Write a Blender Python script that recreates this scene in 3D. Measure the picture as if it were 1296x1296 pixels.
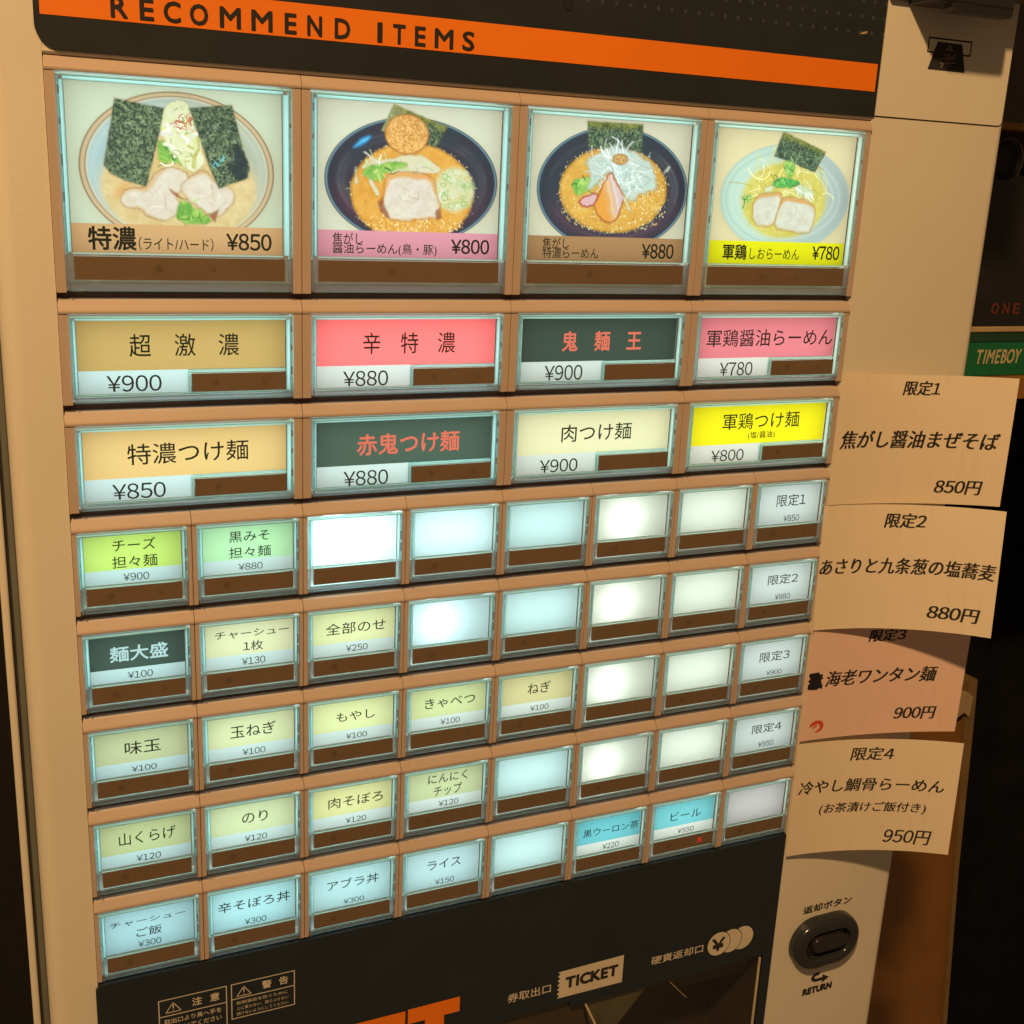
import bpy, bmesh, math, random
import numpy as np
from mathutils import Vector, Matrix

for _o in list(bpy.data.objects):
    bpy.data.objects.remove(_o)
SC = bpy.context.scene
COL = SC.collection
ZO = 0.62                      # height of the menu panel's origin above the machine's base (m)

def W(x, y, z):                # millimetres on the machine -> world metres
    return Vector((x / 1000, y / 1000, z / 1000 + ZO))

# ---------------------------------------------------------------- camera
cam_data = bpy.data.cameras.new('camera')
cam_data.sensor_width = 36.0
cam_data.lens = 36.0 * 1480.11 / 1296
cam_data.clip_start = 0.01
cam_data.clip_end = 50
cam = bpy.data.objects.new('camera', cam_data)
COL.objects.link(cam)
_R = ((0.9133, -0.4047, 0.0446), (-0.0704, -0.2648, -0.9617), (0.4011, 0.8753, -0.2703))
_m = Matrix((_R[0], [-v for v in _R[1]], [-v for v in _R[2]])).transposed().to_quaternion().to_matrix().to_4x4()
_m.translation = W(-24.636, -455.836, -29.877)
cam.matrix_world = _m
SC.camera = cam

# ---------------------------------------------------------------- light
world = bpy.data.worlds.new('World')
SC.world = world
world.use_nodes = True
_bg = world.node_tree.nodes['Background']
_bg.inputs['Color'].default_value = (1.0, 0.60, 0.30, 1)
_bg.inputs['Strength'].default_value = 0.118

def area(name, loc, target, size, power, color):
    d = bpy.data.lights.new(name, 'AREA')
    d.shape = 'DISK'; d.size = size; d.energy = power; d.color = color
    o = bpy.data.objects.new(name, d); COL.objects.link(o)
    o.location = loc
    o.rotation_euler = (Vector(target) - Vector(loc)).to_track_quat('-Z', 'Y').to_euler()
    return o
_t = W(330, 0, -120)
_d = Vector((-17, -20, 25)).normalized()
area('ceiling_lamp', _t + _d * 1.7, _t, 0.09, 28.5, (1.0, 0.605, 0.255))

SC.view_settings.view_transform = 'Standard'
SC.view_settings.look = 'None'
SC.view_settings.exposure = 0
SC.view_settings.gamma = 1
SC.cycles.use_denoising = True
SC.cycles.max_bounces = 8
SC.cycles.transparent_max_bounces = 16
SC.cycles.sample_clamp_indirect = 4

# ---------------------------------------------------------------- materials
def lin(c):
    return tuple((v / 255 / 12.92 if v <= 10 else ((v / 255 + .055) / 1.055) ** 2.4) for v in c)

class NT:
    def __init__(s, name):
        s.m = bpy.data.materials.new(name); s.m.use_nodes = True
        s.t = s.m.node_tree; s.t.nodes.clear()
        s.out = s.n('ShaderNodeOutputMaterial')
    def n(s, t, **kw):
        x = s.t.nodes.new(t)
        for k, v in kw.items():
            setattr(x, k, v)
        return x
    def l(s, a, b): s.t.links.new(a, b)
    def noise(s, scale, detail=4, stretch=None, coord='Object', rough=.55):
        tc = s.n('ShaderNodeTexCoord'); src = tc.outputs[coord]
        if stretch:
            mp = s.n('ShaderNodeMapping'); mp.inputs['Scale'].default_value = stretch
            s.l(src, mp.inputs[0]); src = mp.outputs[0]
        nz = s.n('ShaderNodeTexNoise'); nz.inputs['Scale'].default_value = scale
        nz.inputs['Detail'].default_value = detail; nz.inputs['Roughness'].default_value = rough
        s.l(src, nz.inputs['Vector'])
        return nz.outputs['Fac']
    def ramp(s, fac, stops):
        r = s.n('ShaderNodeValToRGB')
        e = r.color_ramp.elements
        e[0].position, e[0].color = stops[0][0], (*stops[0][1], 1)
        e[1].position, e[1].color = stops[-1][0], (*stops[-1][1], 1)
        for p, c in stops[1:-1]:
            q = e.new(p); q.color = (*c, 1)
        s.l(fac, r.inputs[0])
        return r.outputs[0]

def plastic(name, col, rough=.45, var=.06, bump=.0, scale=60, spec=.5, bscale=900, metallic=0):
    k = NT(name)
    b = k.n('ShaderNodeBsdfPrincipled')
    f = k.noise(scale, 5)
    k.l(k.ramp(f, [(.3, tuple(c * (1 - var) for c in col)), (.7, tuple(min(1, c * (1 + var)) for c in col))]), b.inputs['Base Color'])
    f2 = k.noise(scale * 2.5, 4)
    mr = k.n('ShaderNodeMapRange'); mr.inputs['To Min'].default_value = rough - .08; mr.inputs['To Max'].default_value = rough + .1
    k.l(f2, mr.inputs[0]); k.l(mr.outputs[0], b.inputs['Roughness'])
    b.inputs['Specular IOR Level'].default_value = spec
    b.inputs['Metallic'].default_value = metallic
    if bump:
        bp = k.n('ShaderNodeBump'); bp.inputs['Strength'].default_value = bump; bp.inputs['Distance'].default_value = .0004
        k.l(k.noise(bscale, 2), bp.inputs['Height']); k.l(bp.outputs[0], b.inputs['Normal'])
    k.l(b.outputs[0], k.out.inputs[0])
    return k.m

def translucent(name, col, trans=.9, attr=None, gloss=.03, rough=.35, var=0.0):
    """backlit printed film or milky plastic: most of its colour comes from the lamp behind it"""
    k = NT(name)
    tr = k.n('ShaderNodeBsdfTranslucent'); df = k.n('ShaderNodeBsdfDiffuse'); mx = k.n('ShaderNodeMixShader')
    mx.inputs[0].default_value = 1 - trans
    if attr:
        a = k.n('ShaderNodeAttribute'); a.attribute_name = attr
        for s in (tr, df): k.l(a.outputs['Color'], s.inputs['Color'])
    elif var:
        c = k.ramp(k.noise(1500, 3), [(.3, tuple(v * (1 - var) for v in col)), (.7, tuple(min(1, v * (1 + var)) for v in col))])
        for s in (tr, df): k.l(c, s.inputs['Color'])
    else:
        for s in (tr, df): s.inputs['Color'].default_value = (*col, 1)
    k.l(tr.outputs[0], mx.inputs[1]); k.l(df.outputs[0], mx.inputs[2])
    g = k.n('ShaderNodeBsdfGlossy'); g.inputs['Roughness'].default_value = rough
    m2 = k.n('ShaderNodeMixShader'); m2.inputs[0].default_value = gloss
    k.l(mx.outputs[0], m2.inputs[1]); k.l(g.outputs[0], m2.inputs[2]); k.l(m2.outputs[0], k.out.inputs[0])
    return k.m

def clear(name, tint=(1, 1, 1), rough=.06, base=.02, milky=0, ink=None, see=0):
    """thin clear plastic: see-through with a Fresnel reflection"""
    k = NT(name)
    t = k.n('ShaderNodeBsdfTransparent'); t.inputs['Color'].default_value = (*tint, 1)
    g = k.n('ShaderNodeBsdfGlossy'); g.inputs['Roughness'].default_value = rough
    fr = k.n('ShaderNodeLayerWeight'); fr.inputs['Blend'].default_value = .5
    pw = k.n('ShaderNodeMath', operation='POWER'); pw.inputs[1].default_value = 5; k.l(fr.outputs['Facing'], pw.inputs[0])
    ad = k.n('ShaderNodeMath', operation='MULTIPLY_ADD'); ad.inputs[1].default_value = .9; ad.inputs[2].default_value = base + .025
    k.l(pw.outputs[0], ad.inputs[0])
    mx = k.n('ShaderNodeMixShader'); k.l(ad.outputs[0], mx.inputs[0])
    src = t.outputs[0]
    if milky:
        d = k.n('ShaderNodeBsdfTranslucent'); d.inputs['Color'].default_value = (.8, .82, .84, 1)
        d2 = k.n('ShaderNodeBsdfDiffuse'); d2.inputs['Color'].default_value = (.62, .62, .66, 1)
        ma = k.n('ShaderNodeMixShader'); ma.inputs[0].default_value = .5
        k.l(d.outputs[0], ma.inputs[1]); k.l(d2.outputs[0], ma.inputs[2])
        mb = k.n('ShaderNodeMixShader'); mb.inputs[0].default_value = milky
        k.l(src, mb.inputs[1]); k.l(ma.outputs[0], mb.inputs[2]); src = mb.outputs[0]
    if ink:     # thin printing ink, a little of the lit card shows through it
        d = k.n('ShaderNodeBsdfDiffuse'); d.inputs['Color'].default_value = (*ink, 1)
        ma = k.n('ShaderNodeAddShader'); k.l(src, ma.inputs[0]); k.l(d.outputs[0], ma.inputs[1])
        k.l(ma.outputs[0], k.out.inputs[0])
        return k.m
    k.l(src, mx.inputs[1]); k.l(g.outputs[0], mx.inputs[2]); k.l(mx.outputs[0], k.out.inputs[0])
    return k.m

def glow(name, col, strength):
    k = NT(name); e = k.n('ShaderNodeEmission')
    e.inputs[0].default_value = (*col, 1); e.inputs[1].default_value = strength
    k.l(e.outputs[0], k.out.inputs[0]); return k.m

M = {}
M['cabinet'] = plastic('cabinet_paint', (.70, .65, .56), .40, .035, .12, 9)
M['bezel'] = plastic('bezel_plastic', (.485, .375, .31), .4, .03, .06, 40)
M['housing'] = plastic('white_housing', (.85, .87, .87), .6, .02)
M['recess'] = plastic('recess_plastic', (.15, .095, .085), .55, .1)
M['black'] = plastic('black_panel', (.018, .025, .033), .42, .12, .25, 30, .35)
M['orange'] = plastic('orange_print', (.86, .20, .006), .5, .05, 0, 8)
M['tan_print'] = plastic('cream_print', (.62, .56, .46), .5, .05)
M['dark_ink'] = plastic('dark_ink', (.028, .027, .026), .55, .1, 0, 60, .2)
M['card_ink'] = clear('card_ink', (.1, .11, .11), .5, 0, ink=(.035, .05, .05), see=.9)
M['light_ink'] = clear('light_card_ink', (.10, .115, .115), .5, 0, ink=(.035, .05, .05), see=.85)
M['red_glow'] = glow('backlit_red_print', lin((236, 124, 98)), 1.0)  # letters emit by themselves, standing in for LED light through the card
M['white_glow'] = glow('backlit_white_print', lin((190, 230, 226)), 1.0)
M['led_red'] = glow('red_led', (1.0, .03, .02), .75)
M['strip'] = plastic('brown_strip', (.19, .125, .075), .3, .06, 0, 60, .4)
M['strip_mark'] = plastic('brown_strip_mark', (.145, .097, .062), .35, .06, 0, 60, .4)
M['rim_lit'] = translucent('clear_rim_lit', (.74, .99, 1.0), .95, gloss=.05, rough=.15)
M['rim_mid'] = translucent('clear_rim_side', (.52, .74, .80), .92, gloss=.08, rough=.12)  # same rim plastic in a dimmer tint, weaker light put into its colour
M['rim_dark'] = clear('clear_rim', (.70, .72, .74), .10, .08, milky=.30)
M['pane'] = clear('clear_cover', (.985, .99, .99), .05, .0)
M['grey_gasket'] = plastic('grey_gasket', (.13, .135, .12), .55, .08)
M['smoke'] = clear('smoked_acrylic', (.92, .90, .84), .08, .02)
M['chute'] = plastic('chute_metal', (.15, .15, .115), .35, .2, .3, 60)
M['chute_brown'] = plastic('chute_brown', (.085, .065, .045), .4, .2, .2, 60)
M['chute_dark'] = plastic('chute_dark', (.05, .045, .04), .4, .2)
M['edge_light'] = plastic('acrylic_edge', (.55, .47, .33), .25, .05)
M['unit_black'] = plastic('acceptor_black', (.02, .022, .026), .25, .1)
M['unit_green'] = clear('dark_green_acrylic', (.10, .13, .09), .1, .03, milky=.06)
M['ring'] = plastic('return_ring_plastic', (.024, .027, .029), .14, .06, .05, 80)
M['ring_in'] = plastic('return_recess', (.012, .012, .013), .35, .1)
M['ring_btn'] = plastic('return_button_plastic', (.022, .019, .019), .2, .1)
M['wall'] = plastic('dark_wall', (.007, .0065, .006), .8, .3)
M['curtain'] = plastic('dark_cloth', (.0055, .006, .008), .9, .3, .4, 30, .1, 200)
M['wood'] = plastic('brown_board', (.25, .11, .02), .5, .12, .1, 20)
M['wood2'] = plastic('tan_edge', (.22, .135, .05), .5, .15, .1, 30)
M['card_tan'] = plastic('tan_card', (.42, .31, .18), .6, .12)
M['green_box'] = plastic('green_print', (.006, .14, .055), .35, .12)
M['green_dark'] = plastic('dark_green_print', (.012, .05, .025), .35, .2)
M['gold'] = plastic('pale_gold_print', (.50, .42, .27), .45, .1)
M['brick'] = plastic('brick_red_print', (.13, .028, .015), .5, .2)
M['blackbox'] = plastic('black_carton', (.010, .0105, .012), .5, .2)
M['grey_wire'] = plastic('dark_grey_rim', (.06, .065, .07), .3, .1)
M['marker'] = plastic('black_marker', (.012, .012, .016), .35, .3)
M['red_ink'] = plastic('red_marker', (.62, .06, .015), .5, .25, 0, 300)

def header_mat():
    k = NT('header_panel'); b = k.n('ShaderNodeBsdfPrincipled')
    tc = k.n('ShaderNodeTexCoord')
    mp = k.n('ShaderNodeMapping'); mp.inputs['Scale'].default_value = (1 / .0066, 1, 1 / .0066)
    k.l(tc.outputs['Object'], mp.inputs[0])
    fr = k.n('ShaderNodeVectorMath', operation='FRACTION'); k.l(mp.outputs[0], fr.inputs[0])
    sb = k.n('ShaderNodeVectorMath', operation='SUBTRACT'); sb.inputs[1].default_value = (.5, 0, .5); k.l(fr.outputs[0], sb.inputs[0])
    ml = k.n('ShaderNodeVectorMath', operation='MULTIPLY'); ml.inputs[1].default_value = (1, 0, 1); k.l(sb.outputs[0], ml.inputs[0])
    ln = k.n('ShaderNodeVectorMath', operation='LENGTH'); k.l(ml.outputs[0], ln.inputs[0])
    lt = k.n('ShaderNodeMath', operation='LESS_THAN'); lt.inputs[1].default_value = .12; k.l(ln.outputs['Value'], lt.inputs[0])
    sx = k.n('ShaderNodeSeparateXYZ'); k.l(tc.outputs['Object'], sx.inputs[0])
    gt = k.n('ShaderNodeMath', operation='GREATER_THAN'); gt.inputs[1].default_value = .0385; k.l(sx.outputs['Z'], gt.inputs[0])
    mu = k.n('ShaderNodeMath', operation='MULTIPLY'); k.l(lt.outputs[0], mu.inputs[0]); k.l(gt.outputs[0], mu.inputs[1])
    mx = k.n('ShaderNodeMix', data_type='RGBA')
    mx.inputs['B'].default_value = (.05, .055, .054, 1)
    k.l(mu.outputs[0], mx.inputs['Factor'])
    k.l(k.ramp(k.noise(40, 5), [(.3, (.017, .021, .024)), (.7, (.022, .027, .031))]), mx.inputs['A'])
    k.l(mx.outputs['Result'], b.inputs['Base Color'])
    b.inputs['Roughness'].default_value = .45; b.inputs['Specular IOR Level'].default_value = .35
    k.l(b.outputs[0], k.out.inputs[0]); return k.m
M['header'] = header_mat()

def paper_mat(name, c1, c2):
    k = NT(name)
    f = k.noise(1.0, 5, (26, 1.3, 1), 'UV', .6)
    g = k.noise(1.0, 3, (70, 2.5, 1), 'UV', .5)
    mixf = k.n('ShaderNodeMath', operation='MULTIPLY_ADD'); mixf.inputs[1].default_value = .35
    k.l(g, mixf.inputs[0])
    h = k.n('ShaderNodeMath', operation='MULTIPLY'); h.inputs[1].default_value = .65
    k.l(f, h.inputs[0]); k.l(h.outputs[0], mixf.inputs[2])
    col = k.ramp(mixf.outputs[0], [(.28, c2), (.42, c1), (.75, tuple(min(1, v * 1.04) for v in c1))])
    d = k.n('ShaderNodeBsdfPrincipled'); k.l(col, d.inputs['Base Color']); d.inputs['Roughness'].default_value = .7
    d.inputs['Specular IOR Level'].default_value = .2
    t = k.n('ShaderNodeBsdfTranslucent'); k.l(col, t.inputs['Color'])
    mx = k.n('ShaderNodeMixShader'); mx.inputs[0].default_value = .1
    k.l(d.outputs[0], mx.inputs[1]); k.l(t.outputs[0], mx.inputs[2]); k.l(mx.outputs[0], k.out.inputs[0])
    return k.m
M['paper'] = paper_mat('wood_grain_paper', (.80, .69, .55), (.70, .58, .44))
M['paper_pink'] = paper_mat('pink_wood_grain_paper', (.84, .60, .53), (.75, .50, .43))

# ---------------------------------------------------------------- mesh helpers (millimetres in)
class MB:
    def __init__(s):
        s.v, s.f, s.mi = [], [], []
    def add(s, vs, fs, mi=0):
        o = len(s.v)
        s.v += [tuple(v) for v in vs]; s.f += [tuple(o + i for i in f) for f in fs]; s.mi += [mi] * len(fs)
        return s
    def box(s, x0, x1, y0, y1, z0, z1, mi=0, b=0):
        """box with optional chamfer b on every edge"""
        bm = bmesh.new(); bmesh.ops.create_cube(bm, size=1)
        for v in bm.verts:
            v.co = ((x0 + x1) / 2 + v.co.x * (x1 - x0), (y0 + y1) / 2 + v.co.y * (y1 - y0), (z0 + z1) / 2 + v.co.z * (z1 - z0))
        if b:
            bmesh.ops.bevel(bm, geom=bm.edges[:], offset=b, segments=3 if b > .6 else 2, profile=.6, affect='EDGES')
        bm.verts.index_update()
        s.add([v.co[:] for v in bm.verts], [[v.index for v in f.verts] for f in bm.faces], mi); bm.free()
        return s
    def shell(s, x0, x1, y0, y1, z0, z1, mi=0):
        """open-backed channel: front and side walls only"""
        return s.add([(x0, y0, z0), (x1, y0, z0), (x1, y0, z1), (x0, y0, z1), (x0, y1, z0), (x1, y1, z0), (x1, y1, z1), (x0, y1, z1)],
                     [(0, 1, 2, 3), (0, 4, 5, 1), (3, 2, 6, 7), (0, 3, 7, 4), (1, 5, 6, 2)], mi)
    def prism(s, pts, y0, y1, mi=0):
        """outline in the xz plane, given depth"""
        n = len(pts)
        a = sum(pts[i][0] * pts[(i + 1) % n][1] - pts[(i + 1) % n][0] * pts[i][1] for i in range(n))
        if a < 0: pts = pts[::-1]
        vs = [(x, y0, z) for x, z in pts] + [(x, y1, z) for x, z in pts]
        fs = [list(range(n)), list(range(2 * n - 1, n - 1, -1))] + [[i, n + i, n + (i + 1) % n, (i + 1) % n] for i in range(n)]
        return s.add(vs, fs, mi)
    def flat(s, pts, y, mi=0):
        n = len(pts)
        a = sum(pts[i][0] * pts[(i + 1) % n][1] - pts[(i + 1) % n][0] * pts[i][1] for i in range(n))
        if a < 0: pts = pts[::-1]
        return s.add([(x, y, z) for x, z in pts], [list(range(n))], mi)
    def extrude_x(s, prof, x0, x1, mi=0):
        """outline in the yz plane swept along x"""
        n = len(prof)
        vs = [(x0, y, z) for y, z in prof] + [(x1, y, z) for y, z in prof]
        fs = [list(range(n))[::-1], list(range(n, 2 * n))] + [[i, (i + 1) % n, n + (i + 1) % n, n + i] for i in range(n)]
        return s.add(vs, fs, mi)
    def build(s, name, mats, parent=None, loc=(0, 0, 0), smooth=False):
        me = bpy.data.meshes.new(name)
        me.from_pydata([(x / 1000, y / 1000, z / 1000) for x, y, z in s.v], [], s.f)
        for m in (mats if isinstance(mats, (list, tuple)) else [mats]):
            me.materials.append(m)
        me.polygons.foreach_set('material_index', s.mi)
        bm = bmesh.new(); bm.from_mesh(me); bmesh.ops.recalc_face_normals(bm, faces=bm.faces[:]) if name not in FLAT else None
        bm.to_mesh(me); bm.free()
        if smooth:
            me.polygons.foreach_set('use_smooth', [True] * len(me.polygons))
        me.update()
        return link(name, me, parent, loc)
FLAT = ('lettering', 'menu_card', 'print', 'handwriting')

def link(name, me, parent=None, loc=(0, 0, 0)):
    o = bpy.data.objects.new(name, me); COL.objects.link(o)
    o.location = loc
    if parent: o.parent = parent
    return o

def copy_of(o, parent, loc=None):
    c = o.copy(); COL.objects.link(c); c.parent = parent
    if loc is not None: c.location = loc
    return c

def tag(o, label, cat=None, group=None, kind=None):
    if label: o['label'] = label
    if cat: o['category'] = cat
    if group: o['group'] = group
    if kind: o['kind'] = kind
    return o

_cache, _raw = {}, {}
def raw_glyph(ch, shear):
    if (ch, shear) not in _raw:
        c = bpy.data.curves.new('glyphs', 'FONT'); c.body = ch; c.shear = shear; c.resolution_u = 3
        o = bpy.data.objects.new('glyphs', c); COL.objects.link(o)
        bpy.context.view_layer.update()
        me = bpy.data.meshes.new_from_object(o.evaluated_get(bpy.context.evaluated_depsgraph_get()))
        v = np.array([q.co[:2] for q in me.vertices]) if len(me.vertices) else np.zeros((0, 2)); fs = [list(p.vertices) for p in me.polygons]
        bpy.data.objects.remove(o); bpy.data.curves.remove(c); bpy.data.meshes.remove(me)
        _raw[ch, shear] = (v, fs)
    return _raw[ch, shear]
def glyphs(text, shear=0.0):
    """outline of a text as (vertices scaled to the unit box, faces); digits come from the Japanese face"""
    key = (text, shear)
    if key not in _cache:
        V, F, pen, n = [], [], 0.0, 0
        ascii_word = all(ord(ch) < 128 and not ch.isdigit() for ch in text)
        for ch in text:
            cjk = ord(ch) > 255
            if ch in '0123456789': g = chr(ord(ch) + 0xFEE0)
            elif ch == '\u00a5': g = '\uffe5'
            else: g = ch
            adv = EM if cjk else EM * .57
            if ch == ' ' : pen += EM * .7; continue
            if ch == '\u3000': pen += EM; continue
            v, fs = raw_glyph(g, shear)
            if not cjk:
                w_ = v[:, 0].max() - v[:, 0].min()
                adv = max(w_ + .10, .28) if not (ch.isdigit() or ch == '\u00a5') else EM * .60
                v = v + [pen + adv / 2 - (v[:, 0].max() + v[:, 0].min()) / 2, 0]
            else:
                v = v + [pen, 0]
            V.append(v); F += [[n + i for i in f] for f in fs]; n += len(v); pen += adv
        v = np.concatenate(V); lo, hi = v.min(0), v.max(0)
        _cache[key] = ((v - lo) / np.maximum(hi - lo, 1e-6), F)
    return _cache[key]
EM = 1.0

def put_text(mb, text, box, y, mi=0, offset=.008, shear=0.0):
    """text filling box = x0, x1, z0, z1 on the plane y, facing the front"""
    v, fs = glyphs(text, shear)
    x0, x1, z0, z1 = box
    w = offset * (z1 - z0) * 1.1               # extra stroke weight: the print laid down several times, slightly shifted
    for k, (dx, dz) in enumerate(((0, 0), (w, 0), (-w, 0), (0, w), (0, -w), (.7 * w, .7 * w), (-.7 * w, .7 * w), (.7 * w, -.7 * w), (-.7 * w, -.7 * w))[:9 if offset > .02 else 5] if w > 0 else ((0, 0),)):
        mb.add([(x0 + a * (x1 - x0) + dx, y - .006 * k, z0 + b * (z1 - z0) + dz) for a, b in v], fs, mi)

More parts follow.
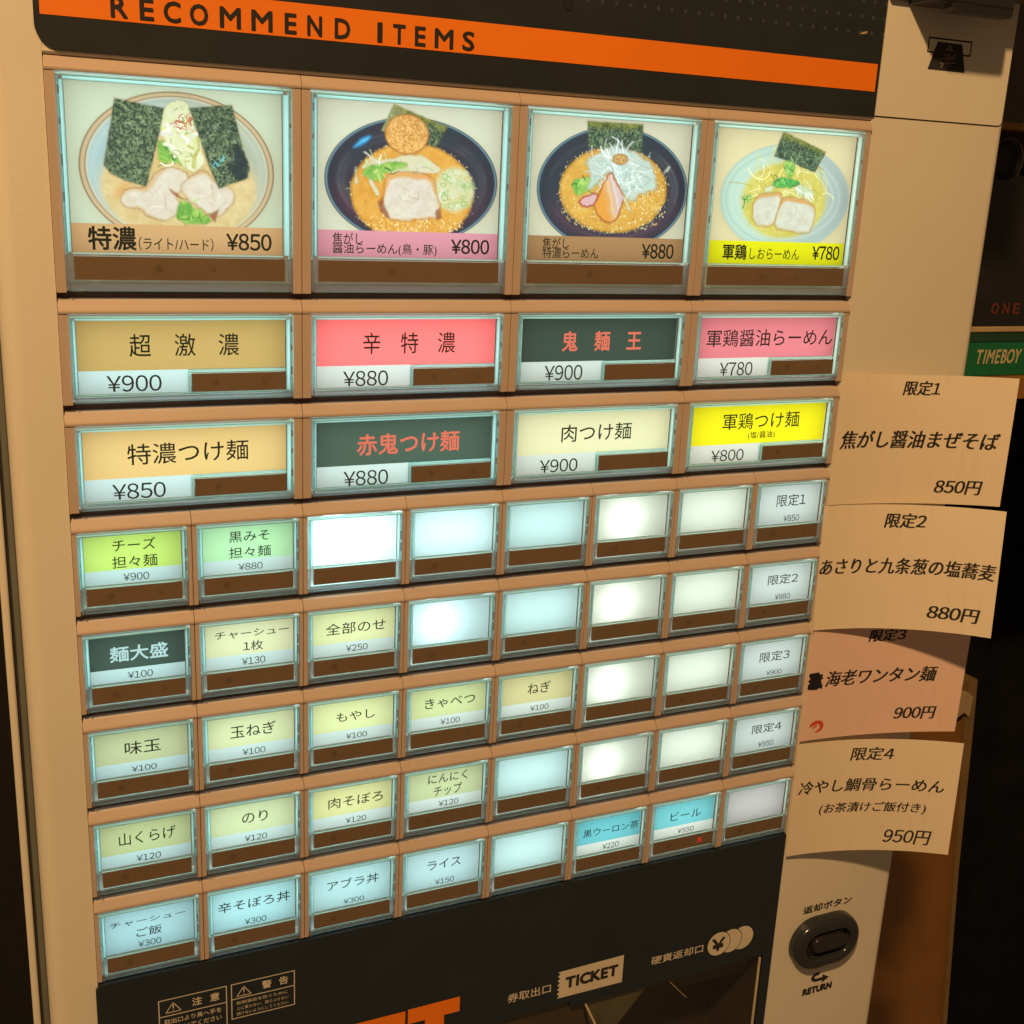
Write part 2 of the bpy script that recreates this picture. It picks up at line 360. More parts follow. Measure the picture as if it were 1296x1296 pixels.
def rounded(x0, x1, z0, z1, r, n=6, corners=(1, 1, 1, 1)):
    pts = []
    for (cx, cz, a0, on) in ((x1 - r, z1 - r, 0, corners[1]), (x0 + r, z1 - r, 90, corners[0]), (x0 + r, z0 + r, 180, corners[3]), (x1 - r, z0 + r, 270, corners[2])):
        if on:
            pts += [(cx + r * math.cos(math.radians(a0 + 90 * i / n)), cz + r * math.sin(math.radians(a0 + 90 * i / n))) for i in range(n + 1)]
        else:
            pts.append((cx + (r if a0 in (0, 270) else -r), cz + (r if a0 in (0, 90) else -r)))
    return pts
ART = [
  [
    ('ell', 'rim', [44.8, -30.8, 34.8, 27.2]),
    ('ell', 'soup', [45.0, -36.8, 28.4, 19.5]),
    ('poly', 'stain', [(21.4, -40.5), (23.5, -36.6), (28.0, -35.2), (26.6, -38.4), (23.0, -41.7)]),
    ('poly', 'green', [(37.4, -21.1), (40.0, -20.3), (42.5, -24.3), (45.7, -26.1), (46.2, -29.2), (42.4, -28.1), (37.2, -28.7)]),
    ('poly', 'leek', [(40.4, -9.3), (43.7, -6.2), (48.2, -6.9), (49.2, -11.2), (51.5, -16.8), (53.0, -23.1), (54.5, -27.6), (51.5, -30.3), (48.8, -31.7), (45.6, -28.6), (43.8, -24.9), (39.4, -20.6), (38.3, -14.4)]),
    ('poly', 'red', [(42.8, -14.8), (46.1, -11.7), (49.3, -13.1), (49.2, -15.7), (46.6, -16.4)]),
    ('poly', 'meat', [(23.4, -41.1), (26.6, -37.8), (33.0, -37.5), (37.1, -30.9), (43.6, -29.7), (48.8, -32.4), (46.0, -37.0), (42.6, -39.7), (45.3, -43.6), (41.7, -47.6), (38.4, -49.2), (32.6, -47.2), (30.8, -44.7), (25.0, -44.6)]),
    ('poly', 'meat', [(45.3, -37.0), (47.4, -33.7), (54.1, -29.8), (57.3, -35.3), (63.4, -36.3), (65.0, -40.2), (61.1, -45.0), (57.0, -47.2), (51.7, -44.0), (47.2, -40.2)]),
    ('poly', 'crack', [(40.4, -36.9), (42.0, -37.8), (45.2, -40.3), (47.2, -40.9), (45.2, -41.0), (42.6, -39.7)]),
    ('poly', 'crack', [(55.0, -46.6), (58.4, -44.5), (57.3, -48.8), (55.7, -47.2)]),
    ('poly', 'green', [(45.2, -39.6), (48.4, -43.5), (52.4, -44.6), (57.0, -49.5), (42.9, -50.1)]),
    ('poly', 'nori', [(23.2, -7.3), (39.8, -9.6), (38.2, -17.6), (35.6, -27.2), (32.7, -36.9), (26.1, -35.2), (20.5, -32.9), (18.5, -29.9)]),
    ('poly', 'nori', [(49.1, -9.0), (64.3, -6.8), (66.5, -15.9), (70.3, -29.4), (69.9, -32.4), (59.0, -36.5), (56.1, -30.1), (52.4, -19.3)]),
    ('poly', 'dark', [(65.4, -17.3), (67.7, -20.4), (70.4, -29.4), (69.6, -32.4), (65.5, -32.9), (60.8, -29.2), (64.9, -25.1)]),
    ('poly', 'gleam2', [(56.2, -27.5), (61.9, -24.0), (61.2, -26.6), (58.1, -30.0)]),
  ],
  [
    ('ell', 'black', [45.4, -31.0, 36.2, 24.2]),
    ('ell', 'soup2', [45.3, -35.4, 26.0, 19.2]),
    ('poly', 'white', [(22.8, -25.6), (31.0, -23.4), (39.2, -21.9), (35.4, -25.0), (24.7, -27.8)]),
    ('poly', 'white', [(34.2, -24.5), (41.8, -20.5), (49.6, -20.8), (57.0, -25.2), (55.1, -28.2), (41.9, -27.3), (34.2, -28.6)]),
    ('poly', 'green', [(24.1, -27.3), (29.1, -25.0), (41.8, -23.5), (43.3, -25.8), (32.9, -28.0), (32.7, -31.7), (25.4, -30.7)]),
    ('poly', 'white', [(26.3, -31.0), (28.2, -30.6), (31.8, -36.3), (29.9, -37.0)]),
    ('poly', 'white', [(20.9, -26.8), (22.2, -26.2), (22.6, -32.6), (21.3, -32.6)]),
    ('ell', 'onion', [63.0, -33.4, 8.5, 8.5]),
    ('ell', 'nuts', [46.6, -47.0, 21.1, 4.6]),
    ('poly', 'nori', [(37.0, -2.6), (59.1, -9.6), (54.7, -17.3), (31.8, -12.4)]),
    ('ell', 'disc', [42.3, -13.2, 9.0, 7.4]),
    ('poly', 'meat3', [(33.6, -30.4), (35.5, -28.5), (41.9, -27.3), (53.7, -28.0), (55.3, -36.1), (57.7, -44.2), (54.2, -44.6), (41.0, -46.3), (35.8, -45.9), (31.2, -42.0), (33.1, -38.1)]),
    ('poly', 'crack', [(30.9, -39.3), (32.8, -36.9), (33.8, -41.0), (35.8, -45.7), (31.9, -43.5)]),
    ('poly', 'crack', [(54.8, -41.5), (57.1, -40.9), (57.7, -45.1), (55.6, -45.5)]),
    ('poly', 'gleam', [(19.3, -20.0), (22.7, -15.8), (28.0, -13.8), (28.3, -15.5), (23.4, -19.2)]),
  ],
  [
    ('ell', 'black', [46.3, -30.6, 36.6, 25.6]),
    ('ell', 'soup2', [46.2, -30.8, 26.3, 17.8]),
    ('ell', 'nuts', [47.1, -39.8, 25.5, 9.0]),
    ('ell', 'nuts', [64.8, -30.8, 7.0, 9.8]),
    ('poly', 'nori', [(31.6, -3.6), (58.2, -3.3), (58.6, -14.4), (47.9, -14.2), (32.7, -13.9)]),
    ('poly', 'green', [(24.9, -27.6), (34.8, -25.2), (40.5, -27.2), (34.5, -30.2), (32.6, -32.0), (28.2, -34.4)]),
    ('poly', 'green', [(58.5, -28.7), (63.1, -26.8), (65.3, -28.4), (60.7, -30.9)]),
    ('poly', 'shred', [(39.3, -15.5), (44.4, -12.2), (52.5, -14.0), (60.9, -16.7), (66.2, -23.2), (67.6, -30.7), (60.0, -31.0), (56.3, -35.4), (49.9, -31.9), (43.8, -22.0), (38.9, -27.8), (32.6, -32.0), (34.8, -24.6), (31.1, -18.7)]),
    ('ell', 'disc', [48.3, -18.0, 3.5, 2.1]),
    ('poly', 'pink', [(28.6, -35.2), (39.7, -31.4), (37.6, -37.2), (32.5, -38.8)]),
    ('poly', 'meat2', [(44.2, -22.4), (46.8, -26.9), (49.8, -30.8), (51.6, -34.1), (48.8, -42.8), (44.2, -45.4), (40.0, -42.0), (36.7, -38.6), (39.2, -31.2)]),
    ('poly', 'white', [(69.8, -22.2), (72.7, -19.6), (73.4, -20.3), (70.5, -23.1)]),
    ('poly', 'white', [(49.9, -31.9), (52.1, -34.1), (55.7, -39.7), (54.3, -39.8)]),
  ],
  [
    ('ell', 'plate', [46.3, -31.0, 35.9, 23.8]),
    ('ell', 'soup3', [45.6, -32.0, 23.7, 17.0]),
    ('ell', 'noodle', [45.6, -26.2, 22.4, 10.5]),
    ('poly', 'green', [(21.8, -31.0), (26.9, -29.8), (27.4, -33.5), (23.4, -33.6)]),
    ('poly', 'white', [(33.8, -26.3), (39.1, -25.6), (38.1, -28.3), (34.2, -29.0)]),
    ('poly', 'white', [(49.4, -25.7), (55.4, -24.6), (62.1, -27.9), (61.2, -31.2), (51.8, -28.3)]),
    ('poly', 'nori', [(41.1, -2.0), (65.8, -9.6), (60.9, -18.8), (37.5, -12.6)]),
    ('poly', 'green', [(42.0, -14.0), (49.3, -14.9), (49.5, -21.4), (44.7, -21.6)]),
    ('poly', 'green2', [(37.7, -25.1), (41.3, -21.6), (46.8, -22.0), (54.2, -23.3), (48.1, -26.5), (46.0, -25.8), (40.6, -26.7)]),
    ('poly', 'meat3', [(27.9, -31.9), (33.5, -29.1), (45.0, -28.6), (42.5, -36.8), (40.7, -44.0), (28.9, -43.1)]),
    ('poly', 'meat3', [(45.1, -29.9), (53.5, -30.7), (60.7, -32.3), (63.8, -35.5), (62.6, -45.0), (59.2, -46.6), (49.9, -45.4), (40.7, -44.2), (42.6, -35.7)]),
  ],
]
TXT = {
    (0, 0): [('特濃', 'b', [12.0, 28.4, -59.7, -51.5]), ('（ライト/ハード）', 'n', [29.4, 56.4, -59.6, -54.9]), ('¥850', 'b', [61.3, 78.3, -59.0, -52.9])],
    (0, 1): [('焦がし', 'n', [12.4, 24.7, -55.9, -51.4]), ('醤油らーめん(鳥・豚)', 'n', [12.4, 55.9, -60.1, -55.2]), ('¥800', 'b', [62.2, 79.0, -58.7, -53.0])],
    (0, 2): [('焦がし', 'n', [13.5, 26.0, -55.7, -51.2]), ('特濃らーめん', 'n', [13.7, 40.5, -59.8, -55.2]), ('¥880', 'b', [62.0, 78.2, -59.1, -52.9])],
    (0, 3): [('軍鶏', 'b', [14.4, 27.2, -58.8, -52.1]), ('しおらーめん', 'n', [29.1, 57.0, -58.5, -53.6]), ('¥780', 'b', [64.4, 80.2, -58.2, -52.0])],
    (1, 0): [('超\u3000激\u3000濃', 'n', [24.5, 65.2, -15.4, -6.9]), ('¥900', 'n', [15.8, 35.7, -28.5, -22.3])],
    (2, 0): [('特濃つけ麺', 'n', [22.0, 68.2, -15.4, -7.2]), ('¥850', 'n', [15.9, 35.8, -28.8, -22.6])],
    (1, 1): [('辛\u3000特\u3000濃', 'n', [25.3, 65.2, -15.8, -7.1]), ('¥880', 'n', [17.0, 36.1, -28.9, -22.6])],
    (2, 1): [('赤鬼つけ麺', 'r', [23.2, 68.5, -16.3, -7.5]), ('¥880', 'n', [17.4, 36.8, -29.2, -22.8])],
    (1, 2): [('鬼\u3000麺\u3000王', 'r', [25.5, 65.0, -16.0, -7.4]), ('¥900', 'n', [17.6, 36.2, -28.8, -22.1])],
    (1, 3): [('軍鶏醤油らーめん', 'n', [10.0, 82.1, -15.2, -7.3]), ('¥780', 'n', [18.5, 37.0, -28.9, -22.5])],
    (2, 2): [('肉つけ麺', 'n', [27.7, 63.4, -15.2, -7.3]), ('¥900', 'n', [17.7, 36.6, -28.8, -22.8])],
    (2, 3): [('軍鶏つけ麺', 'n', [23.2, 67.8, -13.4, -5.5]), ('(塩/醤油)', 'n', [38.3, 54.0, -18.6, -14.7]), ('¥800', 'n', [18.2, 36.9, -28.6, -23.0])],
    (3, 0): [('チーズ', 'n', [14.9, 31.2, -7.9, -3.1]), ('担々麺', 'n', [14.5, 31.6, -14.9, -10.0]), ('¥900', 'l', [18.4, 28.2, -20.4, -17.3])],
    (3, 1): [('黒みそ', 'n', [14.8, 31.3, -8.1, -3.6]), ('担々麺', 'n', [14.7, 31.7, -14.8, -10.2]), ('¥880', 'l', [18.4, 28.3, -20.2, -17.3])],
    (4, 0): [('麺大盛', 'w', [11.9, 34.2, -12.4, -6.0]), ('¥100', 'l', [18.3, 28.1, -20.2, -17.2])],
    (4, 1): [('チャーシュー', 'n', [8.2, 39.0, -7.9, -4.6]), ('1枚', 'n', [19.7, 28.0, -14.1, -9.8]), ('¥130', 'l', [19.0, 28.9, -20.4, -17.2])],
    (5, 0): [('味玉', 'n', [15.8, 30.0, -12.1, -6.3]), ('¥100', 'l', [18.1, 28.1, -20.1, -17.5])],
    (5, 1): [('玉ねぎ', 'n', [13.6, 32.9, -11.6, -5.9]), ('¥100', 'l', [18.6, 28.4, -20.2, -17.3])],
    (4, 2): [('全部のせ', 'n', [10.0, 36.8, -11.6, -6.3]), ('¥250', 'l', [18.9, 28.7, -20.0, -17.0])],
    (5, 2): [('もやし', 'n', [14.8, 32.4, -11.2, -6.8]), ('¥100', 'l', [19.2, 28.9, -20.0, -17.3])],
    (5, 3): [('きゃべつ', 'n', [11.1, 35.7, -11.4, -6.3]), ('¥100', 'l', [18.9, 28.5, -20.0, -17.2])],
    (5, 4): [('ねぎ', 'n', [17.5, 29.5, -11.3, -5.6]), ('¥100', 'l', [19.3, 29.0, -20.0, -17.3])],
    (3, 7): [('限定1', 'n', [14.8, 32.5, -12.3, -6.1]), ('¥850', 'l', [19.9, 29.6, -20.4, -17.1])],
    (4, 7): [('限定2', 'n', [14.7, 33.3, -11.9, -6.6]), ('¥880', 'l', [20.0, 29.5, -20.2, -17.2])],
    (5, 7): [('限定3', 'n', [14.9, 33.7, -12.5, -7.0]), ('¥900', 'l', [20.0, 29.7, -20.3, -17.7])],
    (6, 7): [('限定4', 'n', [15.0, 33.8, -11.6, -6.4]), ('¥950', 'l', [19.8, 29.7, -19.7, -16.6])],
    (6, 0): [('山くらげ', 'n', [11.7, 34.7, -11.8, -6.0]), ('¥120', 'l', [18.3, 28.3, -20.7, -17.7])],
    (6, 1): [('のり', 'n', [17.8, 29.0, -11.4, -6.1]), ('¥120', 'l', [18.8, 28.6, -20.5, -17.6])],
    (7, 0): [('チャーシュー', 'n', [6.1, 37.6, -8.7, -6.1]), ('ご飯', 'n', [16.8, 27.4, -15.3, -10.9]), ('¥300', 'l', [17.3, 27.0, -21.7, -18.7])],
    (7, 1): [('辛そぼろ丼', 'n', [6.5, 38.6, -12.1, -7.0]), ('¥300', 'l', [18.1, 27.8, -21.1, -18.2])],
    (6, 2): [('肉そぼろ', 'n', [11.3, 36.8, -11.7, -6.4]), ('¥120', 'l', [19.3, 29.0, -20.3, -17.5])],
    (6, 3): [('にんにく', 'n', [13.8, 33.3, -8.0, -3.3]), ('チップ', 'n', [16.7, 30.7, -14.8, -9.5]), ('¥120', 'l', [19.2, 29.2, -20.3, -17.4])],
    (7, 2): [('アブラ丼', 'n', [10.9, 35.4, -12.0, -7.0]), ('¥300', 'l', [18.5, 28.5, -20.8, -18.3])],
    (7, 3): [('ライス', 'n', [14.7, 31.5, -11.9, -7.1]), ('¥150', 'l', [18.6, 28.4, -20.7, -17.9])],
    (7, 5): [('黒ウーロン茶', 'n', [7.8, 39.7, -11.6, -7.2]), ('¥220', 'l', [19.3, 28.9, -20.6, -17.5])],
    (7, 6): [('ビール', 'n', [14.1, 32.6, -12.1, -7.2]), ('¥550', 'l', [19.1, 29.0, -20.5, -17.6])],
}

# ================================================================ the ticket machine
machine = bpy.data.objects.new('ticket_machine', None); COL.objects.link(machine)
machine.location = (.212, .15, 0)
tag(machine, 'cream ramen ticket vending machine with rows of lit menu buttons between black panels', 'vending machine')
ML = Vector(machine.location)
def part(mb, name, mat, parent=None, smooth=False):
    """a fixed part of the machine, built in panel millimetres"""
    p = parent or machine
    base = Vector((0, 0, ZO)) - ML
    o = mb.build(name, mat, p, base if p is machine else (0, 0, 0), smooth)
    return o

# cabinet: left and right stiles with rounded outer edges, body behind
mb = MB()
def stile(x0, x1, rl, rr, z0, z1, yf=1.6, yb=60):
    pts = []
    for i in range(9):
        a = math.radians(90 * i / 8)
        pts.append((x0 + rl - rl * math.cos(a), yf + rl - rl * math.sin(a)) if rl else (x0, yf))
    for i in range(9):
        a = math.radians(90 * i / 8)
        pts.append((x1 - rr + rr * math.sin(a), yf + rr - rr * math.cos(a)) if rr else (x1, yf))
    pts += [(x1, yb), (x0, yb)]
    q = []
    for p in pts:
        if not q or math.hypot(p[0] - q[-1][0], p[1] - q[-1][1]) > 1e-4: q.append(p)
    n = len(q)
    mb.add([(x, y, z0) for x, y in q] + [(x, y, z1) for x, y in q],
           [list(range(n)), list(range(2 * n - 1, n - 1, -1))] + [[i, i + n, (i + 1) % n + n, (i + 1) % n] for i in range(n)])
stile(-19.6, -.02, 7, 0, -620, 160)
stile(360.02, 443.8, 0, 5.5, -620, 160)
mb.extrude_x([(1.6, 7.22), (1.6, 6.75), (2.0, 6.2), (3.0, 5.75), (4.9, 5.7), (40, 5.7), (40, 7.22)], 0, 360)                    # rail over the buttons
mb.box(0, 360, 1.8, 60, 7.25, 160)                   # behind the header
mb.box(-19.6, 443.8, 60.2, 300, -620, 160)
cabinet = part(mb, 'cabinet', M['cabinet'])
for p in cabinet.data.polygons: p.use_smooth = abs(p.normal.z) < .5
try:
    cabinet.data.set_sharp_from_angle(angle=math.radians(25))
except Exception:
    pass
part(MB().box(-23.2, -19.7, 9, 60, -620, 160, 0, .8), 'door_gasket', M['grey_gasket'])
part(MB().box(-26.2, -23.3, 5.5, 60, -620, 160, 0, 1.2), 'door_frame', M['cabinet'])
# upper right door panel, its lower edge and rounded corner show as a fine line
part(MB().prism(rounded(361.0, 439.6, 8.0, 158, 2.5, corners=(0, 0, 1, 0)), .95, 1.58), 'upper_panel', M['cabinet'])
part(MB().prism(rounded(360.8, 440.1, 7.45, 158, 3, corners=(0, 0, 1, 0)), 1.45, 1.59), 'panel_seam', M['recess'])

# recess behind the button tiles
mb = MB()
_rz = [0, -83.6, -125.3, -167.0, -208.8, -250.6, -292.4, -334.2, -376.0]
for r in range(8):
    zt = _rz[r] - (74.6 if r == 0 else 32.4)
    mb.box(-.55, 360.35, 5.05, 5.8, max(_rz[r + 1] + .5, -368.4), zt - .05)
part(mb, 'button_backplate', M['recess'])

# header panel with orange stripe
hp = part(MB().prism(rounded(-2.0, 360.35, 7.4, 158, 8, 8, corners=(0, 0, 0, 1)), .75, 1.55), 'header_panel', M['header'])
part(MB().prism([(0, 18.3), (358.7, 18.3), (358.7, 30.2), (0, 30.2)], .6, .9), 'orange_stripe', M['orange'], hp)
mb = MB()
for ch, b in [('R', (23.2, 28.5)), ('E', (32.9, 37.3)), ('C', (41.0, 46.5)), ('O', (50.0, 56.0)), ('M', (60.5, 67.6)), ('M', (71.8, 79.1)), ('E', (84.0, 88.0)), ('N', (92.4, 97.6)), ('D', (102.8, 108.4)),
              ('I', (119.4, 121.0)), ('T', (125.6, 130.2)), ('E', (134.4, 138.4)), ('M', (142.5, 149.8)), ('S', (154.0, 158.7))]:
    put_text(mb, ch, (b[0], b[1], 19.5, 26.2), .45, 0, .032)
part(mb, 'lettering', M['dark_ink'], hp)
mb = MB()   # tip of a large glossy letter above, and a scuff
mb.prism([(195.5, 60), (195.9, 45), (196.6, 40.5), (198.2, 38.2), (200.4, 38.2), (201.0, 45), (201.3, 60)], .45, .72)
part(mb, 'header_letter', M['unit_black'], hp)
part(MB().prism([(346.3, 42.0), (348.0, 43.1), (350.6, 43.6), (350.2, 42.6), (348.2, 42.2)], .5, .72), 'scratch', M['card_tan'], hp)

# banknote acceptor, only its underside is in the picture
ba = part(MB().box(360.5, 371.9, -1.8, .9, 58.2, 158, 0, .8).box(372, 416, -20, .9, 56.6, 158, 0, 1.2).box(416.1, 446, -19, .9, 63.5, 158, 0, 1), 'banknote_acceptor', M['unit_black'])
part(MB().prism(rounded(380, 415.8, 52.6, 58, 2, corners=(0, 0, 1, 1)), -19.5, -14), 'acceptor_lip', M['unit_green'], ba)
mb = MB()   # banknote-in-slot symbol
def frame(mb, x0, x1, z0, z1, w, y, mi=0):
    mb.flat([(x0, z1 - w), (x1, z1 - w), (x1, z1), (x0, z1)], y, mi); mb.flat([(x0, z0), (x1, z0), (x1, z0 + w), (x0, z0 + w)], y, mi)
    mb.flat([(x0, z0 + w), (x0 + w, z0 + w), (x0 + w, z1 - w), (x0, z1 - w)], y, mi); mb.flat([(x1 - w, z0 + w), (x1, z0 + w), (x1, z1 - w), (x1 - w, z1 - w)], y, mi)
frame(mb, 386.8, 413.6, 37.7, 44.6, .75, .90)
mb.flat([(388.4, 30.4), (411.4, 30.4), (407.6, 42.8), (392.4, 42.8)], .86)
sym = part(mb, 'banknote_symbol', M['dark_ink'])
mb = MB()
mb.flat([(397.6, 39.3), (402.6, 39.3), (400.1, 42.2)], .82)
for pts in ([(396.2, 35.2), (404.2, 35.9), (404.2, 36.6), (396.2, 35.9)], [(395.4, 33.1), (404.6, 34.0), (404.6, 34.7), (395.4, 33.8)],
            [(399.6, 31.7), (400.4, 31.7), (400.4, 38.4), (399.6, 38.4)], [(396.4, 38.0), (397.2, 38.2), (400.2, 36.2), (399.7, 35.6)], [(403.8, 38.2), (404.6, 37.9), (401.0, 35.6), (400.4, 36.2)],
            [(398.6, 34.6), (399.3, 34.2), (396.4, 31.6), (395.8, 32.0)]):
    mb.flat(pts, .82 - .01 * random.random())
part(mb, 'print', M['recess'], sym)

# ---------------------------------------------------------------- menu buttons
TIDES = None
def tint(c):                    # the LEDs behind the buttons run from bluish at the left to neutral at the right
    f = min(max((c - 2.5) / 3.5, 0), 1)
    return (.60 + .26 * f, 1.0, .98 - .13 * f)

def beam_profile():
    return [(5.0, .5), (1.0, .5), (.5, .75), (.35, 1.2), (.38, 1.75), (.62, 2.3), (2.5, 5.35), (3.1, 6.0), (3.8, 6.25), (5.0, 6.25)]

def make_bezel(w, drop):
    """inverted-U frame tile and the white light box behind it"""
    mb = MB()
    mb.extrude_x(beam_profile(), .12, w - .12)
    pw = 2.0 if w < 60 else 3.6
    mb.box(.12, pw, .75, 5.0, -drop - .6, .45, 0, .25)
    mb.box(w - pw, w - .12, .75, 5.0, -drop - .6, .45, 0, .25)
    x0, x1, z0, z1, y0, y1 = pw - .3, w - pw + .3, -drop, .4, 4.6, 25
    mb.add([(x0, y0, z0), (x1, y0, z0), (x1, y0, z1), (x0, y0, z1), (x0, y1, z0), (x1, y1, z0), (x1, y1, z1), (x0, y1, z1)],
           [(4, 5, 6, 7), (0, 1, 5, 4), (3, 7, 6, 2), (0, 4, 7, 3), (1, 2, 6, 5)], 1)
    return mb

def make_cover(x0, x1, drop, cx0, cx1, cz1, cz0, sx0, sx1, sz1, sz0):
    """clear snap-on cover: front pane, bright milky rims round the card, clear lower lip"""
    mb = MB()
    R = random.Random(int(x1 * 10 + drop))
    mb.box(x0 + .05, x1 - .05, .0, .25, sz0 - .3, -.1, 0)                      # pane
    top = -.05
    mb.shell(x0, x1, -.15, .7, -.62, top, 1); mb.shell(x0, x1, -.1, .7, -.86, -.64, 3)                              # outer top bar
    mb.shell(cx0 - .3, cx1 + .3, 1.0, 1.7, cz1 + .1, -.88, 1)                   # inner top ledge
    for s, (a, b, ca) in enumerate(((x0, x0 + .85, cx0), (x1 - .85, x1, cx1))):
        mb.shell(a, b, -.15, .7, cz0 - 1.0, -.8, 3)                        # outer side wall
        if s == 0: mb.shell(b + .12, ca - .16, 1.1, 1.8, cz0, cz1, 1); mb.box(ca - .15, ca - .02, 1.2, 1.9, cz0, cz1, 4)  # dark slivers beside the card stand in for its edge shadow
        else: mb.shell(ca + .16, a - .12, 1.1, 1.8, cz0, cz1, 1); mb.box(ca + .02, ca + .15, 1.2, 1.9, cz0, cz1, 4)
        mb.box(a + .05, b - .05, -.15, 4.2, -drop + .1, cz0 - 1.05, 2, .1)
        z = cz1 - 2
        while z > cz0 + 2:                                                     # bright blocks stand in for light shining through latch notches
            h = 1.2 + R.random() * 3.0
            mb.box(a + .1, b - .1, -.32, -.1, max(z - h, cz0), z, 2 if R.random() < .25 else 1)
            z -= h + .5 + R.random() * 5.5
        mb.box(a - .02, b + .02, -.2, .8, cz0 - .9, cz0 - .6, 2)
    mb.shell(cx0, cx1, .5, 1.2, cz0 - .6, cz0 - .05, 1)                         # line under the card
    mb.box(x0 + .9, x1 - .9, -.05, .45, sz0 - .75, sz0 - .4, 3)
    mb.box(x0 + .9, x1 - .9, .75, 1.1, -drop - .05, -drop + .3, 3)
    mb.box(x0 + 6, x0 + (x1 - x0) * .6, .2, .4, sz0 - 1.15, sz0 - .95, 2)
    mb.extrude_x([(-.1, sz0 - .9), (.6, sz0 - .9), (4.2, -drop + .25), (4.2, -drop), (.9, -drop)], x0 + .9, x1 - .9, 2)
    return mb

def make_strip(x0, x1, z0, z1, dot, cross, small):
    mb = MB()
    mb.box(x0, x1, .45, 1.6, z0, z1, 0, .08)
    zc = (z0 + z1) / 2; wd = x1 - x0
    r = 1.45
    xa = x0 + wd * (.25 if small != 2 else .385); xb = x0 + wd * (.77 if small != 2 else .645)
    if dot: mb.flat([(xa + r * math.cos(i * .4488), zc + r * math.sin(i * .4488)) for i in range(14)], .40, 1)
    if cross:
        for s in (1, -1):
            mb.flat([(xb - 1.2, zc - s * 1.2 - .3), (xb + 1.2, zc + s * 1.2 - .3), (xb + 1.2, zc + s * 1.2 + .3), (xb - 1.2, zc - s * 1.2 + .3)], .40 - (s > 0) * .01, 1)
    return mb

ROWZ = [0, -83.6, -125.3, -167.0, -208.8, -250.6, -292.4, -334.2]
SMALL = dict(w=45, x0=2.2, x1=42.8, drop=32.4, cx0=4.2, cx1=40.9, cz1=-1.15, cz0=-21.3, sx0=4.4, sx1=40.7, sz1=-22.1, sz0=-29.3)
BIG = dict(w=90, x0=3.9, x1=85.9, drop=32.4, cx0=5.9, cx1=83.4, cz1=-1.8, cz0=-29.2, sx0=46.8, sx1=83.3, sz1=-22.0, sz0=-29.1)
PIC = dict(w=90, x0=3.9, x1=85.9, drop=74.6, cx0=6.3, cx1=82.7, cz1=-2.1, cz0=-60.7, sx0=6.6, sx1=83.2, sz1=-62.0, sz0=-70.4)
kinds = {'s': SMALL, 'b': BIG, 'p': PIC}
base_mesh, cover_mesh, strip_mesh = {}, {}, {}
def tmp_mesh(mb, name, mats, smooth=False):
    o = mb.build(name, mats); me = o.data; bpy.data.objects.remove(o); return me
for kk, g in kinds.items():
    base_mesh[kk] = tmp_mesh(make_bezel(g['w'], g['drop']), 'button', [M['bezel'], M['housing']])
    cm = make_cover(g['x0'], g['x1'], g['drop'], g['cx0'], g['cx1'], g['cz1'], g['cz0'], g['sx0'], g['sx1'], g['sz1'], g['sz0'])
    if kk == 'b':
        cm.shell(45.75, 46.25, .2, 3, -29.2, -21.0, 1).box(46.3, 46.75, .2, 3, -29.2, -22.0, 2).shell(46.3, 83.2, .5, 3, -21.5, -20.9, 1)
    cover_mesh[kk] = tmp_mesh(cm, 'cover', [M['pane'], M['rim_lit'], M['rim_dark'], M['rim_mid'], M['recess']])
    for dt in (0, 1):
        for cr in (0, 1):
            strip_mesh[kk, dt, cr] = tmp_mesh(make_strip(g['sx0'], g['sx1'], g['sz0'], g['sz1'], dt, cr, {'s': 0, 'b': 1, 'p': 2}[kk]), 'indicator_strip', [M['strip'], M['strip_mark']])

_cm = {}
CARD_T = .60              # what the printed film lets through
def card_mat(seen, c):
    key = (seen, c)
    if key not in _cm:
        t = tint(c)
        col = tuple(min(.93, max(.01, a / b * CARD_T)) for a, b in zip(lin(seen), t))
        _cm[key] = translucent('card_%d_%d_%d' % seen, col, .92, gloss=.02, var=.10 if sum(seen) < 360 else .015)
    return _cm[key]

